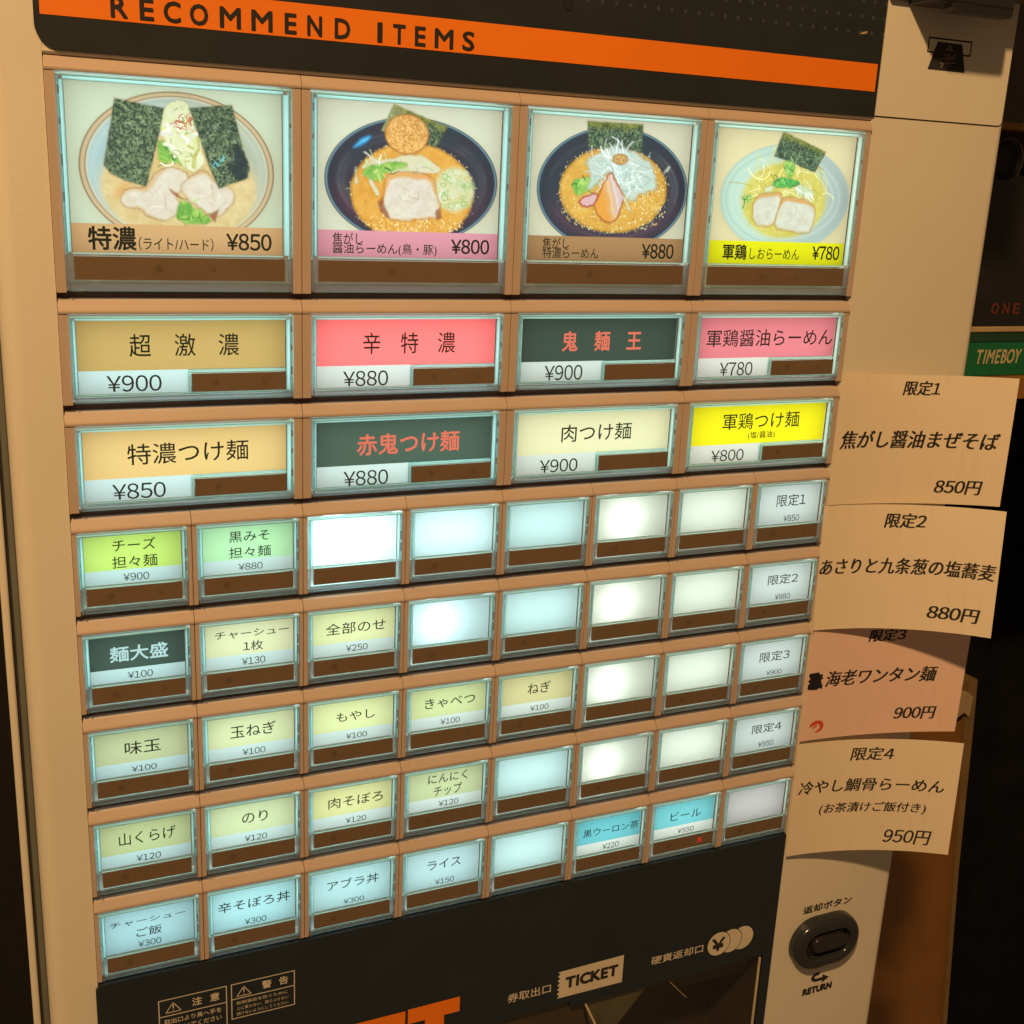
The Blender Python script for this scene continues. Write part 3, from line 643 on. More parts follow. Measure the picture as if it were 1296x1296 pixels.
# ---- printed pictures of the four bowls, drawn into the card's own print (a colour per point)
def paint(idx, x0, x1, z0, z1, bgc, bandc, bandz):
    step = .24
    nx = int((x1 - x0) / step); nz = int((z1 - z0) / step)
    X, Zz = np.meshgrid(np.linspace(x0, x1, nx), np.linspace(z1, z0, nz))
    rng = np.random.default_rng(11 + idx)
    def vnoise(cell, seed, oct=3):
        out = np.zeros_like(X); amp = 1; tot = 0
        for o in range(oct):
            r = np.random.default_rng(seed + o); g = r.random((int((z1 - z0) / cell) + 3, int((x1 - x0) / cell) + 3))
            u = (X - x0) / cell; v = (z1 - Zz) / cell
            i = u.astype(int); j = v.astype(int); fu = u - i; fv = v - j
            fu = fu * fu * (3 - 2 * fu); fv = fv * fv * (3 - 2 * fv)
            out += amp * ((g[j, i] * (1 - fu) + g[j, i + 1] * fu) * (1 - fv) + (g[j + 1, i] * (1 - fu) + g[j + 1, i + 1] * fu) * fv)
            tot += amp; amp *= .5; cell /= 2
        return out / tot
    C = np.zeros((nz, nx, 3)); C[:] = bgc
    n_fine = vnoise(.6, 5 + idx, 2); n_mid = vnoise(2.2, 50 + idx, 3); n_big = vnoise(9, 90 + idx, 2)
    def sm(d, s=.18): return np.clip(.5 - d / (2 * s), 0, 1)
    def blend(a, col):
        nonlocal C
        C = C * (1 - a[..., None]) + np.broadcast_to(col, C.shape) * a[..., None]
    def ell(p, grow=0, wob=0):
        cx, cz, rx, rz = p
        rx += grow; rz += grow
        d = np.sqrt(((X - cx) / rx) ** 2 + ((Zz - cz) / rz) ** 2)
        return (d - 1) * min(rx, rz) + wob * (n_mid - .5)
    def pol(pts, wob=1.1, it=0):
        for _ in range(it):
            pts = [q for (ax, az), (bx, bz) in zip(pts, pts[1:] + pts[:1]) for q in ((.75 * ax + .25 * bx, .75 * az + .25 * bz), (.25 * ax + .75 * bx, .25 * az + .75 * bz))]
        inside = np.zeros_like(X, bool); dist = np.full_like(X, 1e9)
        for (ax, az), (bx, bz) in zip(pts, pts[1:] + pts[:1]):
            c = (az > Zz) != (bz > Zz)
            with np.errstate(divide='ignore', invalid='ignore'):
                xi = (bx - ax) * (Zz - az) / (bz - az + 1e-12) + ax
            inside ^= c & (X < xi)
            t = np.clip(((X - ax) * (bx - ax) + (Zz - az) * (bz - az)) / ((bx - ax) ** 2 + (bz - az) ** 2), 0, 1)
            dist = np.minimum(dist, np.hypot(X - ax - t * (bx - ax), Zz - az - t * (bz - az)))
        return np.where(inside, -dist, dist) + wob * (n_mid - .5)
    def c3(a, b, f): return np.array(a) * (1 - f[..., None]) + np.array(b) * f[..., None]
    def curvy(n, region, cols, w=(.2, .4), L=(4, 12), ang=None, bend=.5):
        cx, cz, rx, rz = region
        for _ in range(n):
            r = math.sqrt(rng.random()); th = rng.random() * 6.283
            px, pz = cx + rx * r * math.cos(th), cz + rz * r * math.sin(th)
            a = rng.random() * 6.283 if ang is None else ang + rng.normal() * .4
            ln = L[0] + rng.random() * (L[1] - L[0]); k = rng.normal() * bend / 4; ww = w[0] + rng.random() * (w[1] - w[0])
            col = cols[rng.integers(len(cols))]
            qs = np.linspace(0, ln, 14); qx = px + qs * np.cos(a + k * qs); qz = pz + qs * np.sin(a + k * qs)
            i0, i1 = np.searchsorted(X[0], [qx.min() - 1, qx.max() + 1]); j0 = max(int((z1 - qz.max() - 1) / step), 0); j1 = max(int((z1 - qz.min() + 1) / step), 0)
            sx, sz = X[j0:j1, i0:i1], Zz[j0:j1, i0:i1]
            if sx.size == 0: continue
            dmin = np.full_like(sx, 9.)
            for s in range(13):
                ax, az, bx, bz = qx[s], qz[s], qx[s + 1], qz[s + 1]
                t = np.clip(((sx - ax) * (bx - ax) + (sz - az) * (bz - az)) / ((bx - ax) ** 2 + (bz - az) ** 2), 0, 1)
                np.minimum(dmin, np.hypot(sx - ax - t * (bx - ax), sz - az - t * (bz - az)), out=dmin)
            al = (sm(dmin - ww, .12) * .85)[..., None]
            C[j0:j1, i0:i1] = C[j0:j1, i0:i1] * (1 - al) + np.array(col) * (.88 + .24 * rng.random()) * al
    def dots(n, region, cols, r=(.3, .7)):
        cx, cz, rx, rz = region
        for _ in range(n):
            q = math.sqrt(rng.random()); th = rng.random() * 6.283
            px, pz = cx + rx * q * math.cos(th), cz + rz * q * math.sin(th); rr = r[0] + rng.random() * (r[1] - r[0])
            d = np.hypot((X - px) * (1 + .3 * rng.random()), Zz - pz) - rr
            col = np.array(cols[rng.integers(len(cols))])
            blend(sm(d + .0, .15) * .5, col * .6); blend(sm(d + .14, .12) * .9, col * (.85 + .3 * rng.random()))
    def shadow(d, s=.30, w=1.5):
        blend(np.clip(.5 - d / w, 0, .5) * 2 * s, (120, 84, 44))
    # soft shadow of the bowl, drawn into the print
    for op, kind, p in ART[idx]:
        if op == 'ell' and kind in ('rim', 'black', 'plate'):
            d = ell((p[0] + 1.0, p[1] - 1.8, p[2], p[3]))
            blend(np.clip(.5 - d / 6, 0, 1) * .20, (150, 130, 80))
        if op == 'ell': d = ell(p, 0, .6 if kind.startswith('soup') else 0); cx, cz, ex, ez = p
        else:
            wob, it = {'nori': (.5, 0), 'dark': (2.5, 1), 'crack': (1.0, 0), 'gleam': (.8, 2), 'gleam2': (1.6, 1), 'shred': (2.6, 1)}.get(kind, (1.3, 1))
            d = pol(p, wob, it)
            cx, cz = np.mean([q[0] for q in p]), np.mean([q[1] for q in p]); ex, ez = np.ptp([q[0] for q in p]) / 2, np.ptp([q[1] for q in p]) / 2
        if kind == 'rim':
            blend(sm(d), (126, 106, 76)); blend(sm(d + .35), (206, 186, 142)); blend(sm(d + 1.5, .2), (128, 118, 96)); blend(sm(d + 1.8, .2), (214, 216, 186))
            blend(sm(d + 2.4, .5), c3((160, 200, 204), (172, 186, 160), np.clip((X - 14) / 48 + .35 * (n_big - .5), 0, 1)))
            blend(np.exp(-((ell(p, -4.6)) / 1.2) ** 2) * .35, (206, 226, 222))
        elif kind.startswith('soup'):
            base = {'soup': ((228, 214, 160), (206, 180, 112)), 'soup2': ((236, 186, 84), (212, 150, 52)), 'soup3': ((232, 218, 116), (206, 190, 76))}[kind]
            if kind != 'soup2': blend(sm(d - .3, 1.4) * .6, np.array(base[0]) * .96)
            else: blend(sm(d, .3), np.array(base[1]) * .78)
            blend(sm(d + .6, .6), c3(base[0], base[1], np.clip(n_big * .7 + n_mid * .9 - .3, 0, 1)))
            dots(60, (cx, cz, ex * .93, ez * .93), [base[0], (244, 226, 160), base[1]], (.2, .5))
            if kind == 'soup2':      # specks along the waterline
                for _ in range(150):
                    th = rng.random() * 6.283; rr = 1 + rng.normal() * .03
                    dd = np.hypot(X - cx - ex * rr * math.cos(th), Zz - cz - ez * rr * math.sin(th)) - .12 - .2 * rng.random()
                    blend(sm(dd, .12) * .8, (232, 214, 170))
        elif kind == 'stain':
            blend(np.clip(.5 - d / 3, 0, 1) * .5, (214, 150, 70))
        elif kind == 'black':
            blend(sm(d), (30, 44, 54)); blend(sm(d + .25, .15), (120, 160, 176)); blend(sm(d + .7, .25), (40, 58, 72))
            blend(sm(d + 1.2, .5), c3((44, 56, 66), (56, 48, 60), np.clip(n_big * 1.4 - .2, 0, 1)))
            for g, a_ in ((-3.0, .5), (-5.5, .45), (-7.5, .35)):
                blend(np.exp(-(ell(p, g) / .6) ** 2) * a_ * np.clip(n_big * 2 - .5, 0, 1), (104, 126, 130) if g < -4 else (44, 46, 58))
            blend(np.exp(-((ell(p, -5.0)) / 2.2) ** 2) * np.clip((cz - Zz) / 12, 0, 1) * .5, (92, 54, 72))
        elif kind == 'gleam':
            blend(np.clip(-d / 1.2 + .3, 0, 1), (40, 130, 196)); blend(np.clip(-d / 1.0 - .4, 0, 1), (90, 196, 240))
        elif kind == 'gleam2':
            blend(sm(d, .5) * np.clip((n_fine - .35) * 4, 0, 1), (110, 206, 220))
        elif kind == 'plate':
            blend(sm(d, .3), (176, 200, 190)); blend(sm(d + .5, .6), c3((196, 224, 206), (176, 190, 184), np.clip((X - 30) / 45 + .3 * (n_big - .5), 0, 1)))
            for g in (-3.2, -5.6, -9): blend(np.exp(-(ell(p, g) / .35) ** 2) * .4, (216, 234, 222) if g < -4 else (160, 184, 176))
        elif kind == 'noodle':
            curvy(110, p, [(242, 230, 150), (222, 204, 96), (248, 240, 180), (200, 178, 70), (236, 214, 110)], (.14, .30), (5, 13))
        elif kind == 'nori':
            shadow(d)
            t = np.clip((n_fine - .5) * 4 + .5, 0, 1)
            lum = np.clip(.15 + .9 * n_mid + .25 * (n_big - .5), 0, 1)
            blend(sm(d, .2), c3((48, 66, 52), (140, 168, 118), t * lum))
            curvy(150 if ex > 9 else 90, (cx, cz, ex * .95, ez * .95), [(152, 176, 128), (26, 38, 34), (96, 124, 84), (170, 190, 150), (22, 34, 32)], (.07, .15), (.6, 1.8)) if False else None
            for _ in range(420):
                px, pz = cx + ex * (rng.random() * 2 - 1), cz + ez * (rng.random() * 2 - 1); a = rng.random() * 3.14; ln = .4 + rng.random() * .9
                i0, i1 = np.searchsorted(X[0], [px - 1.6, px + 1.6]); j0 = int((z1 - pz - 1.6) / step); j1 = int((z1 - pz + 1.6) / step); j0 = max(j0, 0)
                sx, sz = X[j0:j1, i0:i1], Zz[j0:j1, i0:i1]
                if sx.size == 0: continue
                u = np.clip((sx - px) * math.cos(a) + (sz - pz) * math.sin(a), -ln, ln)
                dd = np.hypot(sx - px - u * math.cos(a), sz - pz - u * math.sin(a)) - .13
                al = (sm(dd, .12) * .6 * sm(d[j0:j1, i0:i1] + .2, .2))[..., None]
                col = np.array([(150, 172, 122), (24, 36, 32), (104, 132, 88), (172, 196, 156), (18, 30, 30)][rng.integers(5)])
                C[j0:j1, i0:i1] = C[j0:j1, i0:i1] * (1 - al) + col * al
            if idx:
                (ax, az), (bx, bz) = p[0], p[1]; q = math.hypot(bx - ax, bz - az)
                e = np.abs((X - ax) * (bz - az) - (Zz - az) * (bx - ax)) / q
                blend(sm(d, .2) * np.clip(1 - e / 3.4 + (n_mid - .5), 0, 1) * .6, (176, 168, 52))
                if idx == 1: blend(sm(d, .2) * np.clip((44 - X) / 8, 0, 1) * .6, (196, 206, 130))
        elif kind == 'dark':
            blend(sm(d, .8) * np.clip(n_fine * 2.2 - .3, 0, 1) * .8, (28, 36, 50))
        elif kind == 'crack':
            blend(sm(d, .4) * .75, (136, 74, 46))
        elif kind == 'leek':
            shadow(d, .2)
            blend(sm(d, .4), c3((214, 228, 168), (232, 238, 204), n_mid))
            curvy(34, (cx, cz, ex * .8, ez * .9), [(238, 244, 216), (196, 216, 130), (222, 234, 176), (206, 206, 110), (244, 246, 228)], (.25, .7), (2, 6), None, 1.0)
            curvy(10, (cx, cz, ex * .8, ez * .9), [(130, 160, 70), (150, 120, 60)], (.06, .14), (1, 3), None, 1.0)
        elif kind in ('green', 'green2'):
            shadow(d, .25)
            a_, b_ = ((96, 164, 60), (176, 216, 104)) if kind == 'green' else ((64, 160, 70), (110, 196, 96))
            blend(sm(d, .3), c3(a_, b_, np.clip(n_mid * 1.6 - .3, 0, 1)))
            for _ in range(10):
                curvy(1, (cx, cz, ex * .7, ez * .7), [(206, 230, 140), (72, 134, 50), (150, 204, 90), (48, 104, 48)], (.12, .3), (1.5, 4.5))
        elif kind == 'red':
            curvy(26, (cx, cz, 3.2, 2.4), [(168, 62, 44), (200, 92, 60), (130, 44, 34), (214, 130, 90)], (.10, .22), (1, 3.2), None, 1.4)
        elif kind in ('meat', 'meat3'):
            shadow(d, .5, 1.6)
            e0 = (212, 182, 134) if kind == 'meat' else (220, 166, 96)
            blend(sm(d, .2), e0); wv = .1 + 1.5 * np.clip(n_big * 2 - .7, 0, 1) if kind == 'meat' else .15 + 4.5 * n_big * np.clip((Zz - cz - ez * .1) / ez, .05, 1)
            blend(sm(d + wv, .7), c3((214, 208, 184), (226, 226, 208), np.clip(n_mid * 1.8 - .4, 0, 1)))
            blend(np.clip(n_big * 3 - 1.6, 0, 1) * sm(d + 2.0, .8) * .6, (212, 206, 194))
            for _ in range(9):
                curvy(1, (cx, cz, ex * .6, ez * .6), [(196, 168, 136), (240, 234, 220), (186, 150, 120)], (.05, .12), (1.5, 5), None, .5)
            dots(12, (cx, cz, ex * .8, ez * .8), [(250, 248, 238)], (.1, .25))
        elif kind == 'meat2':
            shadow(d, .45)
            blend(sm(d, .2), (190, 96, 40)); s = (X - cx) / ex + .5 * (Zz - cz) / ez
            blend(sm(d + .5, .3), c3((236, 160, 62), (220, 190, 190), np.clip(s * 1.2 + .5 + .5 * (n_mid - .5), 0, 1)))
            blend(np.exp(-((s - .05 + .2 * (n_mid - .5)) / .10) ** 2) * sm(d + .8, .4) * .8, (236, 206, 150)); blend(np.exp(-((s - .45) / .08) ** 2) * sm(d + .8, .4) * .6, (240, 222, 206))
        elif kind == 'pink':
            shadow(d, .4)
            blend(sm(d, .2), (190, 70, 60)); blend(sm(d + .6, .3), c3((222, 168, 170), (232, 196, 196), n_mid))
        elif kind == 'white':
            shadow(d, .2)
            blend(sm(d, .4) * .8, c3((206, 224, 190), (228, 238, 216), n_mid))
            if ex > 4: curvy(16, (cx, cz, ex * .8, ez * .7), [(236, 244, 228), (196, 218, 170), (244, 248, 238), (170, 196, 130)], (.12, .4), (2, 6))
        elif kind == 'shred':
            shadow(d, .35)
            blend(sm(d, .8) * .9, c3((186, 214, 206), (214, 232, 224), n_mid))
            for a0 in np.linspace(0, 6.28, 90, endpoint=False):
                curvy(1, (cx, cz + 2, ex * .55, ez * .6), [(226, 240, 232), (204, 226, 216), (176, 204, 196), (240, 248, 242)], (.14, .34), (5, 11), a0, .6)
        elif kind == 'onion':
            blend(sm(d, 1.2) * .8, c3((190, 224, 186), (220, 234, 206), n_mid))
            for _ in range(70):
                q = math.sqrt(rng.random()); th = rng.random() * 6.283
                px, pz, rr = cx + ex * q * math.cos(th), cz + ez * q * math.sin(th), .6 + rng.random() * .9
                dd = np.abs(np.hypot((X - px), (Zz - pz) * (1 + .5 * rng.random())) - rr) - .17
                blend(sm(dd, .15) * .85, [(216, 232, 190), (160, 204, 120), (236, 242, 222), (120, 176, 84), (214, 196, 110)][rng.integers(5)])
        elif kind == 'nuts':
            if ex > 20 or ex < 10:
                for _ in range(380 if ex > 20 else 160):
                    q = math.sqrt(rng.random()); th = rng.random() * 6.283
                    dd = np.hypot((X - cx - ex * q * math.cos(th)) * (.8 + .5 * rng.random()), Zz - cz - ez * q * math.sin(th)) - .14 - .32 * rng.random()
                    blend(sm(dd, .14) * .85, [(246, 226, 150), (226, 176, 74), (250, 240, 196), (196, 130, 44), (238, 200, 100)][rng.integers(5)])
            else: dots(120, p, [(238, 220, 160), (226, 196, 116), (246, 234, 190)], (.5, .95))
        elif kind == 'disc':
            shadow(d, .45)
            blend(sm(d, .25), (196, 128, 60)); blend(sm(d + .4, .3), c3((240, 196, 112), (206, 146, 70), np.clip((n_fine - .5) * 3 + .5, 0, 1)))
            dots(80, (cx, cz, ex * .9, ez * .9), [(246, 212, 136), (214, 152, 84)], (.15, .35))
    C = C * .92 + np.array((212, 230, 206)) * .08
    blend((Zz < bandz).astype(float), bandc)
    return X, Zz, C

BGS = [(206, 226, 196), (218, 228, 200), (224, 222, 190), (240, 224, 172)]
BANDS = [(212, 176, 122), (222, 158, 172), (178, 138, 92), (240, 236, 20)]
def picture_card(i):
    g = PIC
    X, Zz, C = paint(i, g['cx0'], g['cx1'], g['cz0'], g['cz1'], BGS[i], BANDS[i], -50.5)
    t = np.array(tint(i * 2 + .5))
    s = np.clip(C, 0, 255) / 255
    L = np.where(s <= .04, s / 12.92, ((s + .055) / 1.055) ** 2.4) / t
    L = np.clip(L * np.array((.90, 1.0, 1.03)) * CARD_T, .008, .93)
    nz, nx = X.shape
    me = bpy.data.meshes.new('menu_card')
    vs = np.stack([X, np.full_like(X, 2.0), Zz], -1).reshape(-1, 3) / 1000
    k = (np.arange(nz - 1)[:, None] * nx + np.arange(nx - 1)[None]).ravel()
    fs = np.stack([k, k + nx, k + nx + 1, k + 1], 1)
    me.from_pydata(vs.tolist(), [], fs.tolist())
    a = me.color_attributes.new('print', 'FLOAT_COLOR', 'POINT')
    a.data.foreach_set('color', np.concatenate([L.reshape(-1, 3), np.ones((nx * nz, 1))], 1).astype(np.float32).ravel())
    me.materials.append(M['picture'])
    me.update()
    return me
M['picture'] = translucent('printed_photo', (1, 1, 1), .92, attr='print', gloss=.02)

WHITE = (188, 228, 224)
def lower_white(c): return (186 + 5 * c, 228, 226 - 2 * c)
CARD = {   # (row, col): (upper colour, lower colour)
    (1, 0): (182, 164, 98), (1, 1): (248, 128, 126), (1, 2): (62, 80, 68), (1, 3): (224, 132, 138),
    (2, 0): (212, 194, 126), (2, 1): (72, 96, 82), (2, 2): (224, 232, 184), (2, 3): (240, 238, 10),
    (3, 0): (184, 230, 116), (3, 1): (172, 234, 180), (4, 0): (64, 88, 78), (4, 1): (208, 226, 180), (4, 2): (210, 230, 172),
    (5, 0): (186, 208, 160), (5, 1): (202, 224, 174), (5, 2): (208, 230, 168), (5, 3): (196, 218, 158), (5, 4): (198, 202, 146),
    (6, 0): (184, 208, 152), (6, 1): (194, 220, 172), (6, 2): (206, 220, 156), (6, 3): (186, 208, 158),
    (7, 5): (106, 194, 200), (7, 6): (116, 200, 204)}
CYAN = {(7, 0): (162, 214, 218), (7, 1): (164, 222, 226), (7, 2): (170, 220, 220), (7, 3): (174, 216, 216)}
BLANK = {(r, 7): (204, 222, 214) for r in (3, 4, 5, 6)}
BLANK[(7, 7)] = (186, 190, 184)
ENERGY = {(3, 2): 2.6, (3, 3): 1.25, (3, 4): 1.02, (3, 5): .95, (3, 6): .9, (4, 3): 1.12, (4, 4): 1.02, (4, 5): .92, (4, 6): .88, (5, 5): .9, (5, 6): .88,
          (6, 4): 1.0, (6, 5): .85, (6, 6): .88, (7, 4): .98, (7, 7): .92, (6, 7): .8, (5, 7): .85, (4, 7): .88, (3, 7): .88, (7, 0): .9, (5, 0): .88, (6, 0): .88}
HOT = {(3, 2): (-6, 1), (3, 5): (-4, -1.5), (4, 5): (-5, -1), (5, 5): (-6, -1), (6, 5): (-6, -2), (4, 3): (-6, 0)}
NODOT = {(1, 2), (3, 2), (3, 4), (3, 6), (5, 3), (6, 4), (2, 2), (7, 3), (4, 5), (5, 5), (6, 6), (7, 5)}
NOCROSS = {(1, 2), (2, 0), (0, 1), (0, 2), (3, 1), (3, 2), (3, 3), (4, 1), (4, 2), (5, 1), (5, 4), (6, 2), (6, 5), (7, 2), (7, 4), (3, 5), (4, 3), (6, 1)}
STY = {'n': (0, .006), 'b': (0, .022), 'l': (1, .004), 'r': (2, .02), 'w': (3, .02)}
LAMP = .0132

def lamp(parent, x, z, sx, sz, y, energy, c):
    d = bpy.data.lights.new('led', 'AREA'); d.shape = 'RECTANGLE'; d.size = sx / 1000; d.size_y = sz / 1000
    d.energy = energy; d.color = tint(c)
    o = bpy.data.objects.new('led', d); COL.objects.link(o); o.parent = parent
    o.location = (x / 1000, y / 1000, z / 1000); o.rotation_euler = (math.radians(-90), 0, 0)
    return o

NAMES = {(0, 0): 'wide button with photo of ramen under two nori sheets', (0, 1): 'wide button with photo of black bowl ramen and pink band', (0, 2): 'wide button with photo of black bowl ramen and brown band',
         (0, 3): 'wide button with photo of clear ramen and yellow band'}
for (r, c) in [(r, c) for r in range(8) for c in range(4 if r < 3 else 8)]:
    kk = 'p' if r == 0 else 'b' if r < 3 else 's'
    g = kinds[kk]; w = g['w']; cc = c * 2 + .5 if r < 3 else c
    root = link('button', base_mesh[kk], machine, W(w * c, 0, ROWZ[r]) - ML)
    root['group'] = 'menu buttons of the ticket machine'
    link('cover', cover_mesh[kk], root)
    link('indicator_strip', strip_mesh[kk, int((r, c) not in NODOT), int((r, c) not in NOCROSS)], root)
    # card
    if kk == 'p':
        link('menu_card', picture_card(c), root)
    else:
        up_ = CARD.get((r, c)); lo = lower_white(cc)
        mb = MB(); mats = []
        if kk == 'b':
            mats = [card_mat(up_, cc), card_mat(lo, cc)]
            mb.flat([(g['cx0'], -20.5), (g['cx1'], -20.5), (g['cx1'], g['cz1']), (g['cx0'], g['cz1'])], 2.0, 0)
            mb.flat([(g['cx0'], g['cz0']), (45.7, g['cz0']), (45.7, -20.5), (g['cx0'], -20.5)], 2.0, 1)
        elif up_:
            mats = [card_mat(up_, cc), card_mat(lo, cc)]
            sp = -15.6
            mb.flat([(g['cx0'], sp), (g['cx1'], sp), (g['cx1'], g['cz1']), (g['cx0'], g['cz1'])], 2.0, 0)
            mb.flat([(g['cx0'], g['cz0']), (g['cx1'], g['cz0']), (g['cx1'], sp), (g['cx0'], sp)], 2.0, 1)
        else:
            one = CYAN.get((r, c)) or BLANK.get((r, c)) or ((196, 240, 240) if c < 4 else (188, 230, 226) if c == 4 else (226, 244, 224))
            mats = [card_mat(one, cc)]
            mb.flat([(g['cx0'], g['cz0']), (g['cx1'], g['cz0']), (g['cx1'], g['cz1']), (g['cx0'], g['cz1'])], 2.0, 0)
        mb.build('menu_card', mats, root)
    # lettering
    tx = TXT.get((r, c))
    if tx:
        mb = MB()
        for text, st, b in tx:
            mi, off = STY[st]
            if kk == 's' and b[2] < -20.3:
                b = (b[0], b[1], -20.3, b[3] - 20.3 - b[2])
            put_text(mb, text, b, 1.85, mi, off)
        mb.build('lettering', [M['card_ink'], M['light_ink'], M['red_glow'], M['white_glow']], root)
        root['label'] = NAMES.get((r, c)) or 'lit button printed ' + ''.join(t[0] for t in tx[:-1] if t[1] != 'l').replace('\u3000', '') + ' ' + tx[-1][0]
    else:
        root['label'] = 'lit button with a blank menu card'
    # light
    e = ENERGY.get((r, c), 1.0) * LAMP
    if kk == 'p': 
        lamp(root, 44.5, -31.5, 78, 62, 10, e * 2.4, cc)
    elif kk == 'b':
        lamp(root, 44.5, -15, 79, 27, 10, e * 1.2 * (1.1 if c < 2 else 1), cc)
    elif (r, c) in HOT:
        hx, hz = HOT[(r, c)]
        lamp(root, 22.5 + hx, -11.5 + hz, 7, 7, 13, e * .34, cc)
        lamp(root, 22.5, -11.5, 37, 19, 15, e * .33, cc)
    else:
        lamp(root, 22.5 - 1, -11.5, 37, 19, 12, e * .55, cc)
    if (r, c) == (7, 6):
        mb = MB(); zc = -25.7; xb = 4.4 + 36.3 * .77
        for s in (1, -1):
            mb.flat([(xb - 1.3, zc - s * 1.3 - .4), (xb + 1.3, zc + s * 1.3 - .4), (xb + 1.3, zc + s * 1.3 + .4), (xb - 1.3, zc - s * 1.3 + .4)], .36 - (s > 0) * .01)
        mb.build('sold_out_light', M['led_red'], root)

# ---------------------------------------------------------------- lower black panel, ticket mouth
mb = MB()
mb.prism(rounded(-1.0, 359.9, -441.0, -368.6, 3, corners=(1, 0, 0, 0)), .4, 3.0)
mb.prism([(231, -444.4), (359.9, -444.4), (359.9, -441), (231, -441)], .4, 3.0)
mb.prism([(353.8, -600), (359.9, -600), (359.9, -444.4), (353.8, -444.4)], .4, 3.0)
mb.prism([(-1.0, -600), (181, -600), (181, -441), (-1.0, -441)], .4, 3.0)
lp = part(mb, 'lower_panel', M['black'])
mb = MB()
frame(mb, 24.3, 54.2, -404.5, -382.9, .45, .32); frame(mb, 56.0, 85.2, -401.6, -382.9, .45, .32)
mb.flat([(24.75, -391.8), (53.75, -391.8), (53.75, -391.35), (24.75, -391.35)], .32); mb.flat([(56.45, -391.3), (84.75, -391.3), (84.75, -390.85), (56.45, -390.85)], .32)
for x in (30.7, 61.8):
    for a, b in (((-3.3, -390.0), (3.3, -390.0)), ((3.3, -390.0), (0, -385.2)), ((0, -385.2), (-3.3, -390.0))):
        dx, dz = b[0] - a[0], b[1] - a[1]; q = math.hypot(dx, dz); px, pz = -dz / q * .19, dx / q * .19
        mb.flat([(x + a[0] + px, a[1] + pz), (x + b[0] + px, b[1] + pz), (x + b[0] - px, b[1] - pz), (x + a[0] - px, a[1] - pz)], .32)
    mb.flat([(x - .2, -388.3), (x + .2, -388.3), (x + .3, -386.3), (x - .3, -386.3)], .32)
    mb.flat([(x - .2, -389.3), (x + .2, -389.3), (x + .2, -388.8), (x - .2, -388.8)], .32)
put_text(mb, '注 意', (38.9, 50.8, -389.3, -385.2), .32, 0, .02); put_text(mb, '警 告', (70.1, 82.0, -389.0, -384.9), .32, 0, .02)
put_text(mb, '取出口より奥へ手を', (26.6, 51.6, -395.9, -393.3), .32, 0, .008); put_text(mb, '入れないでください', (26.6, 51.6, -400.0, -397.3), .32, 0, .008)
put_text(mb, '転倒事故を防ぐために', (58.4, 81.8, -394.4, -392.6), .32, 0, .0); put_text(mb, '上に乗らない、揺さぶらない', (58.4, 82.1, -397.3, -395.5), .32, 0, .0)
put_text(mb, '傾けないようにしてください', (58.3, 82.1, -400.2, -398.4), .32, 0, .0)
put_text(mb, '券取出口', (194.6, 219.0, -431.9, -426.6), .32, 0, .01); put_text(mb, '硬貨返却口', (279.1, 311.9, -431.5, -426.5), .32, 0, .014)
part(mb, 'lettering', M['tan_print'], lp)
mb = MB()
zg = [(222.8, -437.0), (261.6, -437.2), (261.6, -420.4), (222.8, -421.0)]
for i in range(6):
    z = -421.0 - 16.0 / 6 * i
    zg += [(224.2, z - 1.33), (222.8, z - 2.66)] if i < 5 else [(224.2, z - 1.33)]
mb.flat(zg, .32)
part(mb, 'ticket_symbol', M['tan_print'], lp)
mb = MB(); put_text(mb, 'TICKET', (227.7, 258.2, -431.7, -425.5), .24, 0, .07); part(mb, 'lettering', M['dark_ink'], lp)
mb = MB(); put_text(mb, '¥', (317.6, 325.6, -432.8, -425.4), .10, 0, .05)
for i, x in enumerate((337.4, 329.6)):
    mb.flat([(x - 7.8 + 7.9 * math.cos(k * .1745) + .0, -428.8 + 7.9 * math.sin(k * .1745)) for k in range(36)], .27 - .06 * i)
part(mb, 'coin_print', M['dark_ink'], lp)
mb = MB()
for i, x in enumerate((337.6, 329.8, 322.0)):
    mb.flat([(x + 7.3 * math.cos(k * .1745), -428.8 + 7.3 * math.sin(k * .1745)) for k in range(36)], .30 - .06 * i)
part(mb, 'coin_symbol', M['tan_print'], lp)
mb = MB()
mb.prism([(111, -421), (139.6, -421), (139.6, -429), (120, -429), (120, -437), (137, -437), (137, -444), (120, -444), (120, -452), (139.6, -452), (139.6, -460), (111, -460)], .25, .38)
mb.prism([(141.0, -420.6), (168.2, -420.4), (168.2, -428.8), (160, -428.8), (160, -460), (150, -460), (150, -428.8), (141.0, -428.8)], .25, .38)
part(mb, 'orange_letter', M['orange'], lp)
# mouth: smoked box behind the opening
mb = MB()
x0, x1, z0, z1, yb = 181.2, 353.6, -600, -441.2, 46
mb.add([(x0, 3.2, z0), (x1, 3.2, z0), (x1, 3.2, z1), (x0, 3.2, z1), (x0, yb, z0), (x1, yb, z0), (x1, yb, z1), (x0, yb, z1)],
       [(4, 5, 6, 7), (0, 1, 5, 4), (3, 7, 6, 2), (0, 4, 7, 3), (1, 2, 6, 5)])
tm = part(mb, 'ticket_mouth', M['chute_dark'])
mb = MB()
mb.add([(240.5, 2.8, -444.5), (281, 2.8, -444.5), (258, 7, -478), (255, 8, -490)], [(0, 1, 2, 3)])  # plates shaped and toned to stand in for reflections in the ticket tray
mb.add([(292.5, 6, -446), (351, 6, -446), (351, 12, -463), (306, 12, -461)], [(0, 1, 2, 3)], 1)
mb.add([(182, 4, -442), (239, 4, -444), (254, 10, -490), (182, 10, -490)], [(0, 1, 2, 3)], 1)
part(mb, 'chute', [M['chute'], M['chute_brown']], tm)
